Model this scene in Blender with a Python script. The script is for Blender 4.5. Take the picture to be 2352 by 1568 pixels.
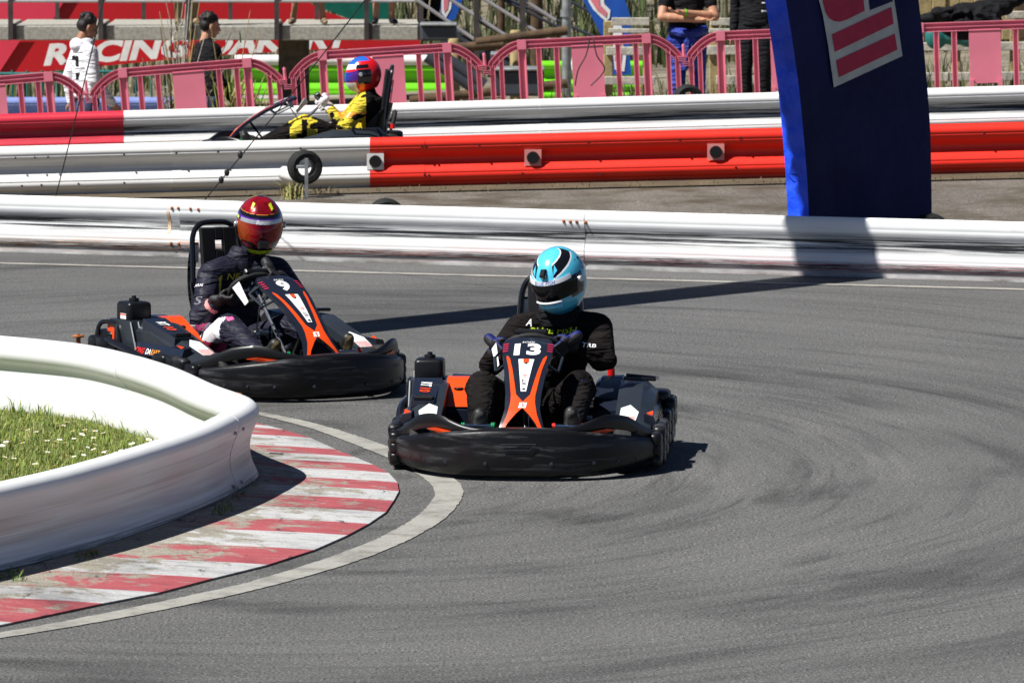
import bpy, bmesh, math, random
from math import sin, cos, pi, radians, sqrt, atan2
from mathutils import Vector, Matrix, Euler
from mathutils.bvhtree import BVHTree
for o in list(bpy.data.objects): bpy.data.objects.remove(o)
SC = bpy.context.scene; COL = SC.collection
# ------------------------------------------------------------------ camera
FPX, CX, CY, HORIZ, CAMH = 14700.0, 1176.0, 784.0, -565.0, 3.5   # long lens from a low stand
PITCH = math.atan((CY - HORIZ) / FPX)
cam_d = bpy.data.cameras.new('camera'); cam = bpy.data.objects.new('camera', cam_d); COL.objects.link(cam)
cam.location = (0, 0, CAMH); cam.rotation_euler = (pi / 2 - PITCH, 0, 0)
cam_d.sensor_width = 36; cam_d.lens = FPX / 2352 * 36; cam_d.clip_start = .5; cam_d.clip_end = 2000
cam_d.dof.use_dof = True; cam_d.dof.focus_distance = 32.5; cam_d.dof.aperture_fstop = 15
SC.camera = cam
# ------------------------------------------------------------------ light
SUN_EL = radians(54); SV = Vector((sin(radians(64)), cos(radians(64)), 0))      # SV: where shadows point
w = bpy.data.worlds.new('World'); SC.world = w; w.use_nodes = True
nt = w.node_tree; nt.nodes.clear()
sky = nt.nodes.new('ShaderNodeTexSky'); sky.sky_type = 'NISHITA'; sky.sun_disc = False
sky.air_density = .4; sky.dust_density = 0.0; sky.ozone_density = 2.0; sky.sun_elevation = SUN_EL; sky.sun_rotation = atan2(-SV.x, -SV.y)
bg = nt.nodes.new('ShaderNodeBackground'); bg.inputs['Strength'].default_value = .05
wo = nt.nodes.new('ShaderNodeOutputWorld')
nt.links.new(sky.outputs[0], bg.inputs[0]); nt.links.new(bg.outputs[0], wo.inputs[0])
sd = bpy.data.lights.new('sun', 'SUN'); sd.energy = 5; sd.angle = radians(.5); sd.color = (1, .985, .95)
sun = bpy.data.objects.new('sun', sd); COL.objects.link(sun)
sun.rotation_euler = Vector((SV.x * cos(SUN_EL), SV.y * cos(SUN_EL), -sin(SUN_EL))).to_track_quat('-Z', 'Y').to_euler()
SC.view_settings.view_transform = 'Standard'; SC.view_settings.look = 'None'
SC.view_settings.exposure = 0.6; SC.view_settings.gamma = 1; SC.view_settings.use_curve_mapping = False
SC.render.engine = 'CYCLES'; SC.cycles.use_denoising = True
# ------------------------------------------------------------------ measuring from the photograph (2352 x 1568 units)
def ray(px, py):
    f = Vector((0, cos(PITCH), -sin(PITCH))); u = Vector((0, sin(PITCH), cos(PITCH)))
    return f + Vector((1, 0, 0)) * ((px - CX) / FPX) - u * ((py - CY) / FPX)
def at(px, py, Y): r = ray(px, py); return Vector((0, 0, CAMH)) + r * (Y / r.y)
def gp(px, py, z=0): r = ray(px, py); return Vector((0, 0, CAMH)) + r * ((z - CAMH) / r.z)
RND = random.Random(7)
# ------------------------------------------------------------------ materials
M = {}
def mat(name, col, rough=.5, metal=0, var=.12, scale=8, bump=0, bscale=60, coat=0, spec=.4, col2=None, trans=0, sheen=0, bd=.01, fold=False):
    m = bpy.data.materials.new(name); m.use_nodes = True; n = m.node_tree.nodes; L = m.node_tree.links
    p = n['Principled BSDF']; p.inputs['Roughness'].default_value = rough; p.inputs['Metallic'].default_value = metal
    p.inputs['Coat Weight'].default_value = coat; p.inputs['Coat Roughness'].default_value = .08; p.inputs['Specular IOR Level'].default_value = spec
    if sheen: p.inputs['Sheen Weight'].default_value = sheen
    tc = n.new('ShaderNodeTexCoord'); nz = n.new('ShaderNodeTexNoise'); nz.inputs['Scale'].default_value = scale; nz.inputs['Detail'].default_value = 6
    L.new(tc.outputs['Object'], nz.inputs['Vector'])
    r = n.new('ShaderNodeValToRGB'); L.new(nz.outputs['Fac'], r.inputs['Fac'])
    c2 = col2 or tuple(c * (1 - var) for c in col); c1 = col if col2 else tuple(min(1, c * (1 + var * .5)) for c in col)
    r.color_ramp.elements[0].position = .35; r.color_ramp.elements[1].position = .65
    r.color_ramp.elements[0].color = (*c2, 1); r.color_ramp.elements[1].color = (*c1, 1)
    L.new(r.outputs['Color'], p.inputs['Base Color'])
    if bump:
        nb = n.new('ShaderNodeTexNoise'); nb.inputs['Scale'].default_value = bscale; nb.inputs['Detail'].default_value = 5
        if fold: mp = n.new('ShaderNodeMapping'); mp.inputs['Scale'].default_value = (.55, .55, 2.6); mp.inputs['Rotation'].default_value = (.3, .35, 0); L.new(tc.outputs['Object'], mp.inputs[0]); L.new(mp.outputs[0], nb.inputs['Vector']); nb.inputs['Distortion'].default_value = .8; nb.inputs['Detail'].default_value = 3
        else: L.new(tc.outputs['Object'], nb.inputs['Vector'])
        b = n.new('ShaderNodeBump'); b.inputs['Strength'].default_value = bump; b.inputs['Distance'].default_value = bd
        L.new(nb.outputs['Fac'], b.inputs['Height']); L.new(b.outputs['Normal'], p.inputs['Normal'])
    M[name] = m; return m
class NT:      # tiny node writer
    def __init__(s, name):
        s.m = bpy.data.materials.new(name); s.m.use_nodes = True; s.n = s.m.node_tree.nodes; s.L = s.m.node_tree.links
        s.p = s.n['Principled BSDF']; M[name] = s.m
    def put(s, sock, v):
        if v is None: return
        if hasattr(v, 'is_output'): s.L.new(v, sock)
        else: sock.default_value = v
    def math(s, op, a, b=None, c=None, clamp=False):
        q = s.n.new('ShaderNodeMath'); q.operation = op; q.use_clamp = clamp
        for i, v in enumerate((a, b, c)): s.put(q.inputs[i], v)
        return q.outputs[0]
    def noise(s, vec, scale, detail=5, rough=.55, dist=0):
        q = s.n.new('ShaderNodeTexNoise'); s.put(q.inputs['Vector'], vec); q.inputs['Scale'].default_value = scale
        q.inputs['Detail'].default_value = detail; q.inputs['Roughness'].default_value = rough; q.inputs['Distortion'].default_value = dist; return q.outputs['Fac']
    def ramp(s, f, *st):
        q = s.n.new('ShaderNodeValToRGB'); s.put(q.inputs[0], f); e = q.color_ramp.elements
        while len(e) < len(st): e.new(.5)
        for el, (p, c) in zip(e, st): el.position = p; el.color = (*(c if hasattr(c, '__len__') else (c, c, c)), 1)
        return q.outputs['Color']
    def mix(s, f, a, b, mode='MIX'):
        q = s.n.new('ShaderNodeMix'); q.data_type = 'RGBA'; q.blend_type = mode
        s.put(q.inputs[0], f)
        for i, v in ((6, a), (7, b)): s.put(q.inputs[i], v if hasattr(v, 'is_output') else (*v, 1))
        return q.outputs[2]
    def tc(s, k='Object'): return s.n.new('ShaderNodeTexCoord').outputs[k]
    def sep(s, v): q = s.n.new('ShaderNodeSeparateXYZ'); s.put(q.inputs[0], v); return q.outputs
    def comb(s, x, y, z=0):
        q = s.n.new('ShaderNodeCombineXYZ')
        for i, v in enumerate((x, y, z)): s.put(q.inputs[i], v)
        return q.outputs[0]
    def scale(s, v, sx, sy, sz=1): q = s.n.new('ShaderNodeMapping'); s.put(q.inputs[0], v); q.inputs['Scale'].default_value = (sx, sy, sz); return q.outputs[0]
    def bump(s, h, st, dist=.01):
        q = s.n.new('ShaderNodeBump'); q.inputs['Strength'].default_value = st; q.inputs['Distance'].default_value = dist
        s.put(q.inputs['Height'], h); s.L.new(q.outputs[0], s.p.inputs['Normal'])
    def out(s, col, rough=None): s.put(s.p.inputs['Base Color'], col); s.put(s.p.inputs['Roughness'], rough)

def asphalt(name, base, c, streak=1.0, dirt=None, line=None):
    t = NT(name); o = t.tc(); x, y, z = t.sep(o)
    dx = t.math('SUBTRACT', x, c[0]); dy = t.math('MULTIPLY', t.math('SUBTRACT', y, c[1]), c[2])
    wob = t.math('MULTIPLY', t.math('SUBTRACT', t.noise(o, .3, 1), .5), .35)
    r = t.math('ADD', t.math('SQRT', t.math('ADD', t.math('MULTIPLY', dx, dx), t.math('MULTIPLY', dy, dy))), wob)
    a = t.math('ARCTAN2', dy, dx)
    s1 = t.noise(t.comb(t.math('MULTIPLY', r, 1.9), t.math('MULTIPLY', a, 1.6)), 1, 5, .62, .5)
    s2 = t.noise(t.comb(t.math('MULTIPLY', r, 5.5), t.math('MULTIPLY', a, 2.0), 3.1), 1, 5, .66, .35)
    s3 = t.noise(t.comb(t.math('MULTIPLY', r, 15), t.math('MULTIPLY', a, 2.6), 7.1), 1, 4, .66, .3)
    s4 = t.noise(t.comb(t.math('MULTIPLY', r, 11), t.math('MULTIPLY', a, 1.3), 11.3), 1, 3, .55, .15)
    msk = t.ramp(t.noise(o, .45, 4, .6), (.36, .3), (.6, 1.0))
    big = t.noise(o, .5, 3)
    fine = t.noise(o, 78, 3, .85); mid = t.noise(o, 26, 5, .75)
    col = t.ramp(fine, (.36, tuple(b * .18 for b in base)), (.48, base), (.58, tuple(b * 1.4 for b in base)), (.66, tuple(min(1, b * 3.2) for b in base)))
    col = t.mix(.7, col, t.ramp(mid, (.3, .58), (.7, 1.38)), 'MULTIPLY')
    col = t.mix(.8 * streak, col, t.ramp(s1, (.34, .46), (.48, .95), (.7, 1.12)), 'MULTIPLY')
    col = t.mix(t.math('MULTIPLY', msk, .8 * streak), col, t.ramp(s2, (.33, .60), (.46, .96), (.7, 1.08)), 'MULTIPLY')
    col = t.mix(t.math('MULTIPLY', msk, .7 * streak), col, t.ramp(s3, (.30, .64), (.44, 1.0), (.75, 1.10)), 'MULTIPLY')
    col = t.mix(t.math('MULTIPLY', msk, .85 * streak), col, t.ramp(s4, (.575, 1.0), (.64, .74), (.7, .86)), 'MULTIPLY')
    col = t.mix(.6, col, t.ramp(big, (.35, .82), (.65, 1.1)), 'MULTIPLY')
    if dirt: col = t.mix(t.ramp(t.noise(o, 1.6, 6, .65), (.45, 0.0), (.62, 1.0)), col, dirt)
    t.out(col, t.math('ADD', .62, t.math('MULTIPLY', s2, .25))); t.p.inputs['Specular IOR Level'].default_value = .3
    t.bump(fine, .5, .006)
asphalt('asphalt', (.104, .102, .098), (-1.0, 31.4, .62))
asphalt('shoulder', (.14, .125, .105), (-30, 47, 1), .4, (.075, .06, .04))
asphalt('back_track', (.13, .122, .11), (-60, 20, 1), .6)

def paint_line(name, col, wear):
    t = NT(name); o = t.tc()
    n = t.noise(o, 3.5, 9, .78); f = t.noise(o, 80, 3, .85)
    k = t.ramp(n, (wear - .10, .25), (wear + .06, 1.0))
    c = t.mix(t.math('MULTIPLY', k, t.ramp(f, (.25, .35), (.5, 1.0))), (.13, .12, .105), col)
    t.out(c, .7); t.bump(f, .3, .004)
paint_line('line_paint', (.33, .32, .285), .47)
paint_line('line_paint_worn', (.36, .34, .3), .47)

def kerb_paint(name, col, base=(.33, .30, .24)):
    t = NT(name); o = t.tc()
    n = t.noise(o, 5, 9, .72, .4); f = t.noise(o, 90, 3, .8); g = t.noise(t.scale(o, 1.2, 6), 3, 6, .7)
    u = t.sep(t.tc('UV'))[0]
    k = t.ramp(t.math('ADD', t.math('ADD', n, t.math('MULTIPLY', f, .10)), t.math('MULTIPLY', t.math('SUBTRACT', .56, u), .20)), (.50, 0.0), (.58, 1.0))
    c = t.mix(k, t.mix(t.ramp(f, (.3, 0.0), (.6, 1.0)), tuple(b * .55 for b in base), base), col)
    c = t.mix(.8, c, t.ramp(g, (.3, .45), (.5, 1.0)), 'MULTIPLY')
    c = t.mix(.6, c, t.ramp(f, (.2, .45), (.6, 1.15)), 'MULTIPLY'); c = t.mix(.75, c, t.ramp(t.noise(o, 1.7, 7, .7, .6), (.30, .35), (.48, .95), (.7, 1.12)), 'MULTIPLY')
    c = t.mix(t.ramp(t.noise(t.scale(o, 9, 2.2), 1, 6, .75, .5), (.60, 0.0), (.66, .85)), c, (.035, .03, .03))
    t.out(c, .75); t.bump(n, .5, .01)
kerb_paint('kerb_red', (.36, .075, .085)); kerb_paint('kerb_white', (.46, .455, .45)); kerb_paint('kerb_concrete', (.4, .36, .28))

def rail_mat(name, col, scuff=0.0, scuff2=0.0, smear=0.0, rust=0.0, grime=.5, orange=0.0):
    t = NT(name); uv = t.tc('UV'); u, v, _ = t.sep(uv); o = t.tc()
    c = t.mix(.35, col, t.ramp(t.noise(t.scale(uv, 1.5, 6), 1, 5), (.3, tuple(k * .8 for k in col)), (.7, col)))
    def band(lo, hi, e=.03):
        return t.math('MULTIPLY', t.math('SMOOTHSTEP', v, lo, lo + e) if 0 else t.ramp(v, (max(0, lo - e), 0.0), (lo + e, 1.0)), t.ramp(v, (max(0, hi - e), 1.0), (min(1, hi + e), 0.0)))
    if scuff:
        n1 = t.noise(t.comb(t.math('MULTIPLY', u, .7), t.math('MULTIPLY', v, 24)), 1, 9, .72, .25)
        n2 = t.noise(t.comb(t.math('MULTIPLY', u, .35), t.math('MULTIPLY', v, 5), 4), 1, 5, .6)
        k = t.ramp(t.math('ADD', n1, t.math('MULTIPLY', t.math('SUBTRACT', n2, .5), .5)), (.485 - .1 * scuff, 0.0), (.545, 1.0))
        k = t.math('MULTIPLY', k, band(.40, .68, .07)); c = t.mix(t.math('MULTIPLY', k, scuff), c, (.016, .016, .018))
    if scuff2:
        n1 = t.noise(t.comb(t.math('MULTIPLY', u, 2.6), t.math('MULTIPLY', v, 75), 2), 1, 9, .8, .2)
        k = t.math('MULTIPLY', t.ramp(n1, (.42, 0.0), (.52, 1.0)), band(.09, .24, .03)); c = t.mix(t.math('MULTIPLY', k, scuff2), c, (.02, .018, .018))
        n3 = t.noise(t.comb(t.math('MULTIPLY', u, .8), t.math('MULTIPLY', v, 50), 9), 1, 8, .7)
        k = t.math('MULTIPLY', t.ramp(n3, (.5, 0.0), (.62, 1.0)), band(.05, .33, .05))
        c = t.mix(t.math('MULTIPLY', k, .8), c, t.mix(t.ramp(t.math('MULTIPLY', u, .1), (.1, 0.0), (.75, 1.0)), (.75, .35, .12), (.72, .2, .24)))
    if smear:
        n1 = t.noise(t.comb(t.math('MULTIPLY', u, .45), t.math('MULTIPLY', v, 7), 6), 1, 5, .55, .3)
        c = t.mix(t.math('MULTIPLY', t.math('MULTIPLY', t.ramp(n1, (.42, 0.0), (.68, 1.0)), band(.22, .72, .12)), smear), c, (.28, .17, .11))
        n2 = t.noise(t.comb(t.math('MULTIPLY', u, .7), t.math('MULTIPLY', v, 26), 1), 1, 7, .7, .3)
        c = t.mix(t.math('MULTIPLY', t.math('MULTIPLY', t.ramp(n2, (.43, 0.0), (.53, 1.0)), band(.06, .20, .05)), .9), c, (.025, .016, .024))
        n4 = t.noise(t.comb(t.math('MULTIPLY', u, .5), t.math('MULTIPLY', v, 60), 8), 1, 4, .6)
        c = t.mix(t.math('MULTIPLY', t.math('MULTIPLY', t.ramp(n4, (.62, 0.0), (.68, 1.0)), band(.3, .75, .05)), .6), c, (.03, .02, .03))
    if rust:
        n1 = t.noise(t.comb(t.math('MULTIPLY', u, 3), t.math('MULTIPLY', v, 8), 12), 1, 6, .7)
        c = t.mix(t.math('MULTIPLY', t.ramp(n1, (.64, 0.0), (.7, 1.0)), rust), c, (.3, .14, .05))
    n5 = t.noise(t.comb(t.math('MULTIPLY', u, 1.2), t.math('MULTIPLY', v, 3), 5), 1, 6, .7)
    c = t.mix(t.math('MULTIPLY', t.math('MULTIPLY', t.ramp(n5, (.38, .2), (.6, 1.0)), t.ramp(v, (.02, 1.0), (.14, 0.0))), grime), c, (.09, .075, .05))
    t.out(c, .38); t.p.inputs['Specular IOR Level'].default_value = .4
    t.bump(t.noise(t.scale(uv, 2.2, 1.2), 1, 2), .25, .03)
WHITE = (.8, .8, .79)
rail_mat('rail_white', WHITE, grime=.3); rail_mat('rail_scuffed', WHITE, scuff=1.0, scuff2=1.0, rust=.25, grime=.9)
rail_mat('rail_smeared', WHITE, smear=.6, grime=.5); rail_mat('rail_old', (.76, .75, .72), scuff=.25, grime=1.0, rust=.2)
rail_mat('rail_far', (.8, .79, .77), scuff=1.0, scuff2=.5, grime=.8)
rail_mat('rail_red', (.78, .03, .016), grime=.5, rust=.1); rail_mat('rail_crimson', (.62, .03, .055), scuff=.7, grime=.5)
rail_mat('rail_green', (.16, .62, .01), grime=.3)
for a in (('white_paint', (.8, .79, .76), .4), ('patch_pink', (.72, .26, .24), .5), ('black_plastic', (.006, .006, .007), .36),
          ('gloss_black', (.008, .008, .010), .18), ('dark_grey', (.022, .027, .034), .3), ('carbon_panel', (.012, .016, .028), .22),
          ('orange', (.82, .07, .008), .3), ('decal_white', (.85, .85, .83), .35), ('decal_red', (.75, .03, .02), .4), ('decal_dark', (.01, .01, .012), .4),
          ('decal_pink', (.8, .3, .28), .4), ('decal_blue', (.05, .06, .45), .4), ('decal_amber', (.8, .3, .03), .4), ('decal_yellow', (.75, .6, .03), .5), ('decal_lime', (.5, .72, .02), .5),
          ('grey_suit', (.13, .13, .16), .6), ('lamp_red', (.7, .01, .01), .2), ('foot_green', (.0, .3, .1), .4), ('foot_red', (.7, .03, .02), .4)):
    mat(a[0], a[1], a[2], coat=.3 if a[0] in ('gloss_black', 'orange', 'carbon_panel') else 0)
def bumper_mat():
    t = NT('bumper_plastic'); o = t.tc(); x, y, z = t.sep(o)
    n = t.noise(t.scale(o, 2.2, 2.2, 26), 1, 7, .7, .3); b = t.noise(o, 3, 3); f = t.noise(o, 50, 3)
    k = t.math('MULTIPLY', t.ramp(n, (.50, 0.0), (.62, 1.0)), t.ramp(b, (.40, 0.0), (.55, 1.0)))
    c = t.mix(t.math('MULTIPLY', k, .8), (.006, .006, .007), (.07, .07, .075)); t.out(c, t.math('ADD', .33, t.math('MULTIPLY', k, .3))); t.bump(f, .12, .004); t.p.inputs['Specular IOR Level'].default_value = .28
bumper_mat()
mat('rubber', (.012, .012, .012), .75, bump=.4, bscale=40); mat('steel', (.45, .45, .46), .3, 1, bump=.1); mat('chrome', (.7, .7, .72), .12, 1)
mat('rust_stain', (.55, .27, .07), .8, 0, .6, 40, col2=(.72, .6, .45)); mat('galv', (.36, .37, .37), .5, .6, .3); mat('rust', (.36, .11, .03), .8, 0, .5, 30, .6, 90); mat('seat_shell', (.01, .01, .011), .45)
mat('grass_soil', (.12, .14, .03), .95, 0, .4, 14, .8, 40); mat('blade_a', (.19, .27, .03), .6, 0, .35, 3); mat('blade_b', (.27, .31, .06), .6, 0, .35, 3)
mat('blade_c', (.10, .17, .025), .6, 0, .3, 3); mat('blade_dry', (.42, .36, .15), .7, 0, .3, 3); mat('petal', (.8, .8, .76), .6); mat('pollen', (.7, .42, .03), .7)
mat('soil', (.075, .055, .034), .95, 0, .5, 2.5, .8, 30, col2=(.11, .085, .05)); mat('paddock_dirt', (.2, .17, .12), .95, 0, .4, 1.2, .5, 12)
mat('reed_green', (.065, .095, .022), .8, 0, .4, 3); mat('reed_dark', (.045, .055, .02), .8, 0, .4, 3); mat('reed_tan', (.16, .125, .06), .8, 0, .4, 3); mat('bank_soil', (.085, .085, .035), .95, 0, .5, .8, .5, 8)
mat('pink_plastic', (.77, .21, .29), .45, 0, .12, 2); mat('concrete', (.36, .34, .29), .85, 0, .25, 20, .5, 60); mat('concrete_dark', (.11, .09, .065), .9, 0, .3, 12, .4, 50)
mat('post_paint', (.075, .062, .06), .5, .3, .3); mat('rail_pipe', (.55, .52, .53), .35, .5); mat('banner_red', (.50, .008, .014), .5, 0, .08, .6); mat('banner_sheen', (.72, .045, .085), .5, 0, .08, .6)  # second red: the banner red with its lit sheen put into the colour
mat('banner_green', (.0, .11, .075), .5); mat('navy_cloth', (.011, .012, .075), .7, 0, .3, 1.2, .8, 2.2, spec=.2, bd=.06); mat('blue_cloth', (.012, .07, .70), .42, 0, .3, 3, 1.0, 6, bd=.03)
mat('print_cream', (.62, .6, .52), .6); mat('print_red', (.55, .018, .06), .6)
mat('wood_grey', (.48, .44, .37), .85, 0, .3, 12, .5, 40); mat('wood_brown', (.085, .05, .024), .85, 0, .4, 10, .5, 40); mat('wood_tan', (.34, .26, .12), .85, 0, .3, 10, .4, 40)
mat('machine_grey', (.045, .05, .062), .5); mat('teal_paint', (.02, .16, .15), .5); mat('pale_blue', (.2, .26, .55), .5); mat('green_paint', (.15, .6, .012), .45)
mat('flag_blue', (.01, .085, .42), .6); mat('flag_pink', (.75, .2, .25), .6); mat('wire', (.02, .02, .02), .5)
mat('skin', (.50, .25, .15), .5, 0, .08, 20); mat('skin_dark', (.33, .15, .085), .5, 0, .08, 20); mat('hair', (.012, .008, .006), .55, 0, .4, 60, .6, 90); mat('lips', (.35, .1, .08), .5)
mat('eye_white', (.7, .68, .65), .3); mat('iris', (.02, .012, .008), .2)
mat('hood_white', (.78, .77, .8), .85, 0, .06, 6, 1.0, 9, bd=.05, fold=True); mat('cloth_black', (.010, .010, .012), .85, 0, .3, 6, 1.0, 10, spec=.15, bd=.05, fold=True); mat('cloth_navy', (.02, .022, .045), .8, 0, .2, 6, .4, 10)
mat('denim', (.06, .075, .16), .85, 0, .3, 10, .3, 30); mat('suit_blue', (.012, .035, .30), .6, 0, .3, 5, 1.0, 9, bd=.06, fold=True); mat('khaki', (.25, .18, .1), .85); mat('sandal', (.28, .2, .12), .8); mat('shoe_black', (.012, .012, .012), .5); mat('shoe_white', (.75, .75, .72), .6)
mat('race_black', (.011, .009, .009), .9, 0, .5, 6, 1.0, 12, spec=.08, bd=.07, fold=True); mat('race_navy', (.010, .010, .024), .6, 0, .3, 8, .9, 10, spec=.3, bd=.05, fold=True); mat('race_yellow', (.72, .55, .03), .7, 0, .2, 6, 1.0, 11, bd=.07, fold=True); mat('race_pink', (.8, .11, .3), .55); mat('race_white', (.75, .72, .76), .55); mat('race_crimson', (.35, .01, .05), .6)
mat('glove_black', (.012, .011, .012), .6, 0, .2, 20, .4, 30); mat('glove_blue', (.008, .014, .10), .6, spec=.2); mat('glove_white', (.72, .68, .72), .5); mat('sole', (.055, .055, .05), .8); mat('sole_logo', (.14, .10, .045), .8)
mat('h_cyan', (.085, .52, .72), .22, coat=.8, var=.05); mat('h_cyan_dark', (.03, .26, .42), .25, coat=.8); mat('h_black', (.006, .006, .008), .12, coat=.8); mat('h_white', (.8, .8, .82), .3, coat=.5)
mat('h_red', (.32, .004, .010), .2, .35, .5, 22, coat=1.0); mat('h_lime', (.58, .78, .02), .3, coat=.7); mat('h_purple', (.07, .012, .22), .25, coat=.8); mat('h_silver', (.5, .5, .52), .3, .5, coat=.5); mat('h_blue', (.02, .12, .6), .2, coat=.8); mat('h_scarlet', (.7, .01, .015), .25, coat=.8)
mat('visor_dark', (.004, .004, .005), .08, spec=.25); 
def visor(name, c0, c1, c2):
    t = NT(name); x = t.sep(t.tc('Object'))[0]
    f = t.math('ADD', .5, t.math('MULTIPLY', x, 4.2)); c = t.ramp(f, (.08, c2), (.3, c1), (.5, c0), (.72, c1), (.95, c2)); t.out(c, .07); t.p.inputs['Metallic'].default_value = .2
visor('visor_red', (.035, .0, .006), (.22, .002, .006), (.30, .045, .005)); visor('visor_blue', (.02, .12, .7), (.01, .05, .4), (.1, .02, .25))
# ------------------------------------------------------------------ mesh building
class MB:
    def __init__(s): s.v = []; s.f = []; s.mi = []; s.uv = {}
    def add(s, vs, fs, mi=0):
        b = len(s.v); s.v += [tuple(v) for v in vs]
        for f in fs: s.f.append(tuple(b + i for i in f)); s.mi.append(mi)
        return s
    def box(s, c, d, mi=0, rot=None):
        hx, hy, hz = d[0] / 2, d[1] / 2, d[2] / 2; c = Vector(c)
        vs = [Vector((x, y, z)) for x in (-hx, hx) for y in (-hy, hy) for z in (-hz, hz)]
        if rot is not None: vs = [rot @ v for v in vs]
        return s.add([c + v for v in vs], [(0, 1, 3, 2), (4, 6, 7, 5), (0, 4, 5, 1), (2, 3, 7, 6), (0, 2, 6, 4), (1, 5, 7, 3)], mi)
    def rbox(s, c, d, r=.01, mi=0, rot=None):
        c = Vector(c); vs = []
        for x in (-1, 1):
            for y in (-1, 1):
                for z in (-1, 1):
                    p = Vector((x * (d[0] / 2 - r), y * (d[1] / 2 - r), z * (d[2] / 2 - r)))
                    vs += [p + Vector((x * r, 0, 0)), p + Vector((0, y * r, 0)), p + Vector((0, 0, z * r)), p + Vector((x, y, z)) * (r * .58)]
        return s.hull([c + (rot @ v if rot is not None else v) for v in vs], mi)
    def sbox(s, c, d, e=.28, mi=0, rot=None, n=28, m=16):      # softly rounded box
        sg = lambda v, k: (1 if v >= 0 else -1) * abs(v) ** k; c = Vector(c); b = len(s.v); s.ell((0, 0, 0), (1, 1, 1), n=n, m=m, mi=mi)
        for i in range(b, len(s.v)):
            x, y, z = s.v[i]; f = math.asin(max(-1, min(1, z))); a = atan2(y, x); v = Vector((d[0] / 2 * sg(cos(f), e) * sg(cos(a), e), d[1] / 2 * sg(cos(f), e) * sg(sin(a), e), d[2] / 2 * sg(sin(f), e)))
            s.v[i] = tuple(c + (rot @ v if rot is not None else v))
        return s
    def hull(s, pts, mi=0):
        bm = bmesh.new(); [bm.verts.new(p) for p in pts]; r = bmesh.ops.convex_hull(bm, input=bm.verts)
        bmesh.ops.dissolve_limit(bm, angle_limit=.02, verts=bm.verts, edges=bm.edges)
        bm.verts.index_update(); s.add([v.co for v in bm.verts], [[v.index for v in f.verts] for f in bm.faces], mi); bm.free(); return s
    def tube(s, pts, r, n=8, mi=0, cap=True, squash=1):
        pts = [Vector(p) for p in pts]; k = len(pts); rs = r if hasattr(r, '__len__') else [r] * k
        t0 = (pts[1] - pts[0]).normalized(); up = Vector((0, 0, 1)) if abs(t0.z) < .9 else Vector((1, 0, 0)); nrm = t0.cross(up).normalized(); vs = []
        for i in range(k):
            t = (pts[min(i + 1, k - 1)] - pts[max(i - 1, 0)]).normalized()
            nrm = (nrm - t * nrm.dot(t)).normalized(); b = t.cross(nrm)
            vs += [pts[i] + (nrm * cos(2 * pi * j / n) + b * sin(2 * pi * j / n) * squash) * rs[i] for j in range(n)]
        fs = [(i * n + j, i * n + (j + 1) % n, (i + 1) * n + (j + 1) % n, (i + 1) * n + j) for i in range(k - 1) for j in range(n)]
        if cap: fs += [tuple(range(n - 1, -1, -1)), tuple((k - 1) * n + j for j in range(n))]
        return s.add(vs, fs, mi)
    def cap(s, p0, r0, p1, r1, n=12, mi=0):       # tapered capsule
        p0, p1 = Vector(p0), Vector(p1); ax = (p1 - p0); L = ax.length; ax = ax.normalized() if L > 1e-6 else Vector((0, 0, 1))
        q = [];
        for a in (-80, -55, -28, 0): q.append((r0 * sin(radians(a)), r0 * cos(radians(a))))
        for a in (0, 28, 55, 80): q.append((L + r1 * sin(radians(a)), r1 * cos(radians(a))))
        return s.tube([p0 + ax * a for a, _ in q], [b for _, b in q], n, mi)
    def ell(s, c, r, rot=None, n=14, m=9, mi=0):
        c = Vector(c); vs = []
        for i in range(1, m):
            f = -pi / 2 + pi * i / m
            for j in range(n):
                a = 2 * pi * j / n; v = Vector((r[0] * cos(f) * cos(a), r[1] * cos(f) * sin(a), r[2] * sin(f))); vs.append(c + (rot @ v if rot is not None else v))
        lo, hi = Vector((0, 0, -r[2])), Vector((0, 0, r[2]))
        vs += [c + (rot @ lo if rot is not None else lo), c + (rot @ hi if rot is not None else hi)]
        fs = [(i * n + j, i * n + (j + 1) % n, (i + 1) * n + (j + 1) % n, (i + 1) * n + j) for i in range(m - 2) for j in range(n)]
        a, b = len(vs) - 2, len(vs) - 1
        fs += [(a, (j + 1) % n, j) for j in range(n)] + [(b, (m - 2) * n + j, (m - 2) * n + (j + 1) % n) for j in range(n)]
        return s.add(vs, fs, mi)
    def loft(s, secs, mi=0, cap=True, closed=True):
        n = len(secs[0]); k = len(secs); vs = [p for q in secs for p in q]; rng = range(n if closed else n - 1)
        fs = [(i * n + j, i * n + (j + 1) % n, (i + 1) * n + (j + 1) % n, (i + 1) * n + j) for i in range(k - 1) for j in rng]
        if cap and closed: fs += [tuple(range(n - 1, -1, -1)), tuple((k - 1) * n + j for j in range(n))]
        return s.add(vs, fs, mi)
    def lathe(s, prof, c=(0, 0, 0), ax='z', n=24, mi=0, rot=None):
        c = Vector(c); vs = []
        for r, h in prof:
            for j in range(n):
                a = 2 * pi * j / n; p = {'z': Vector((r * cos(a), r * sin(a), h)), 'x': Vector((h, r * cos(a), r * sin(a))), 'y': Vector((r * cos(a), h, r * sin(a)))}[ax]
                vs.append(c + (rot @ p if rot is not None else p))
        k = len(prof)
        return s.add(vs, [(i * n + j, i * n + (j + 1) % n, (i + 1) * n + (j + 1) % n, (i + 1) * n + j) for i in range(k - 1) for j in range(n)], mi)
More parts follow.
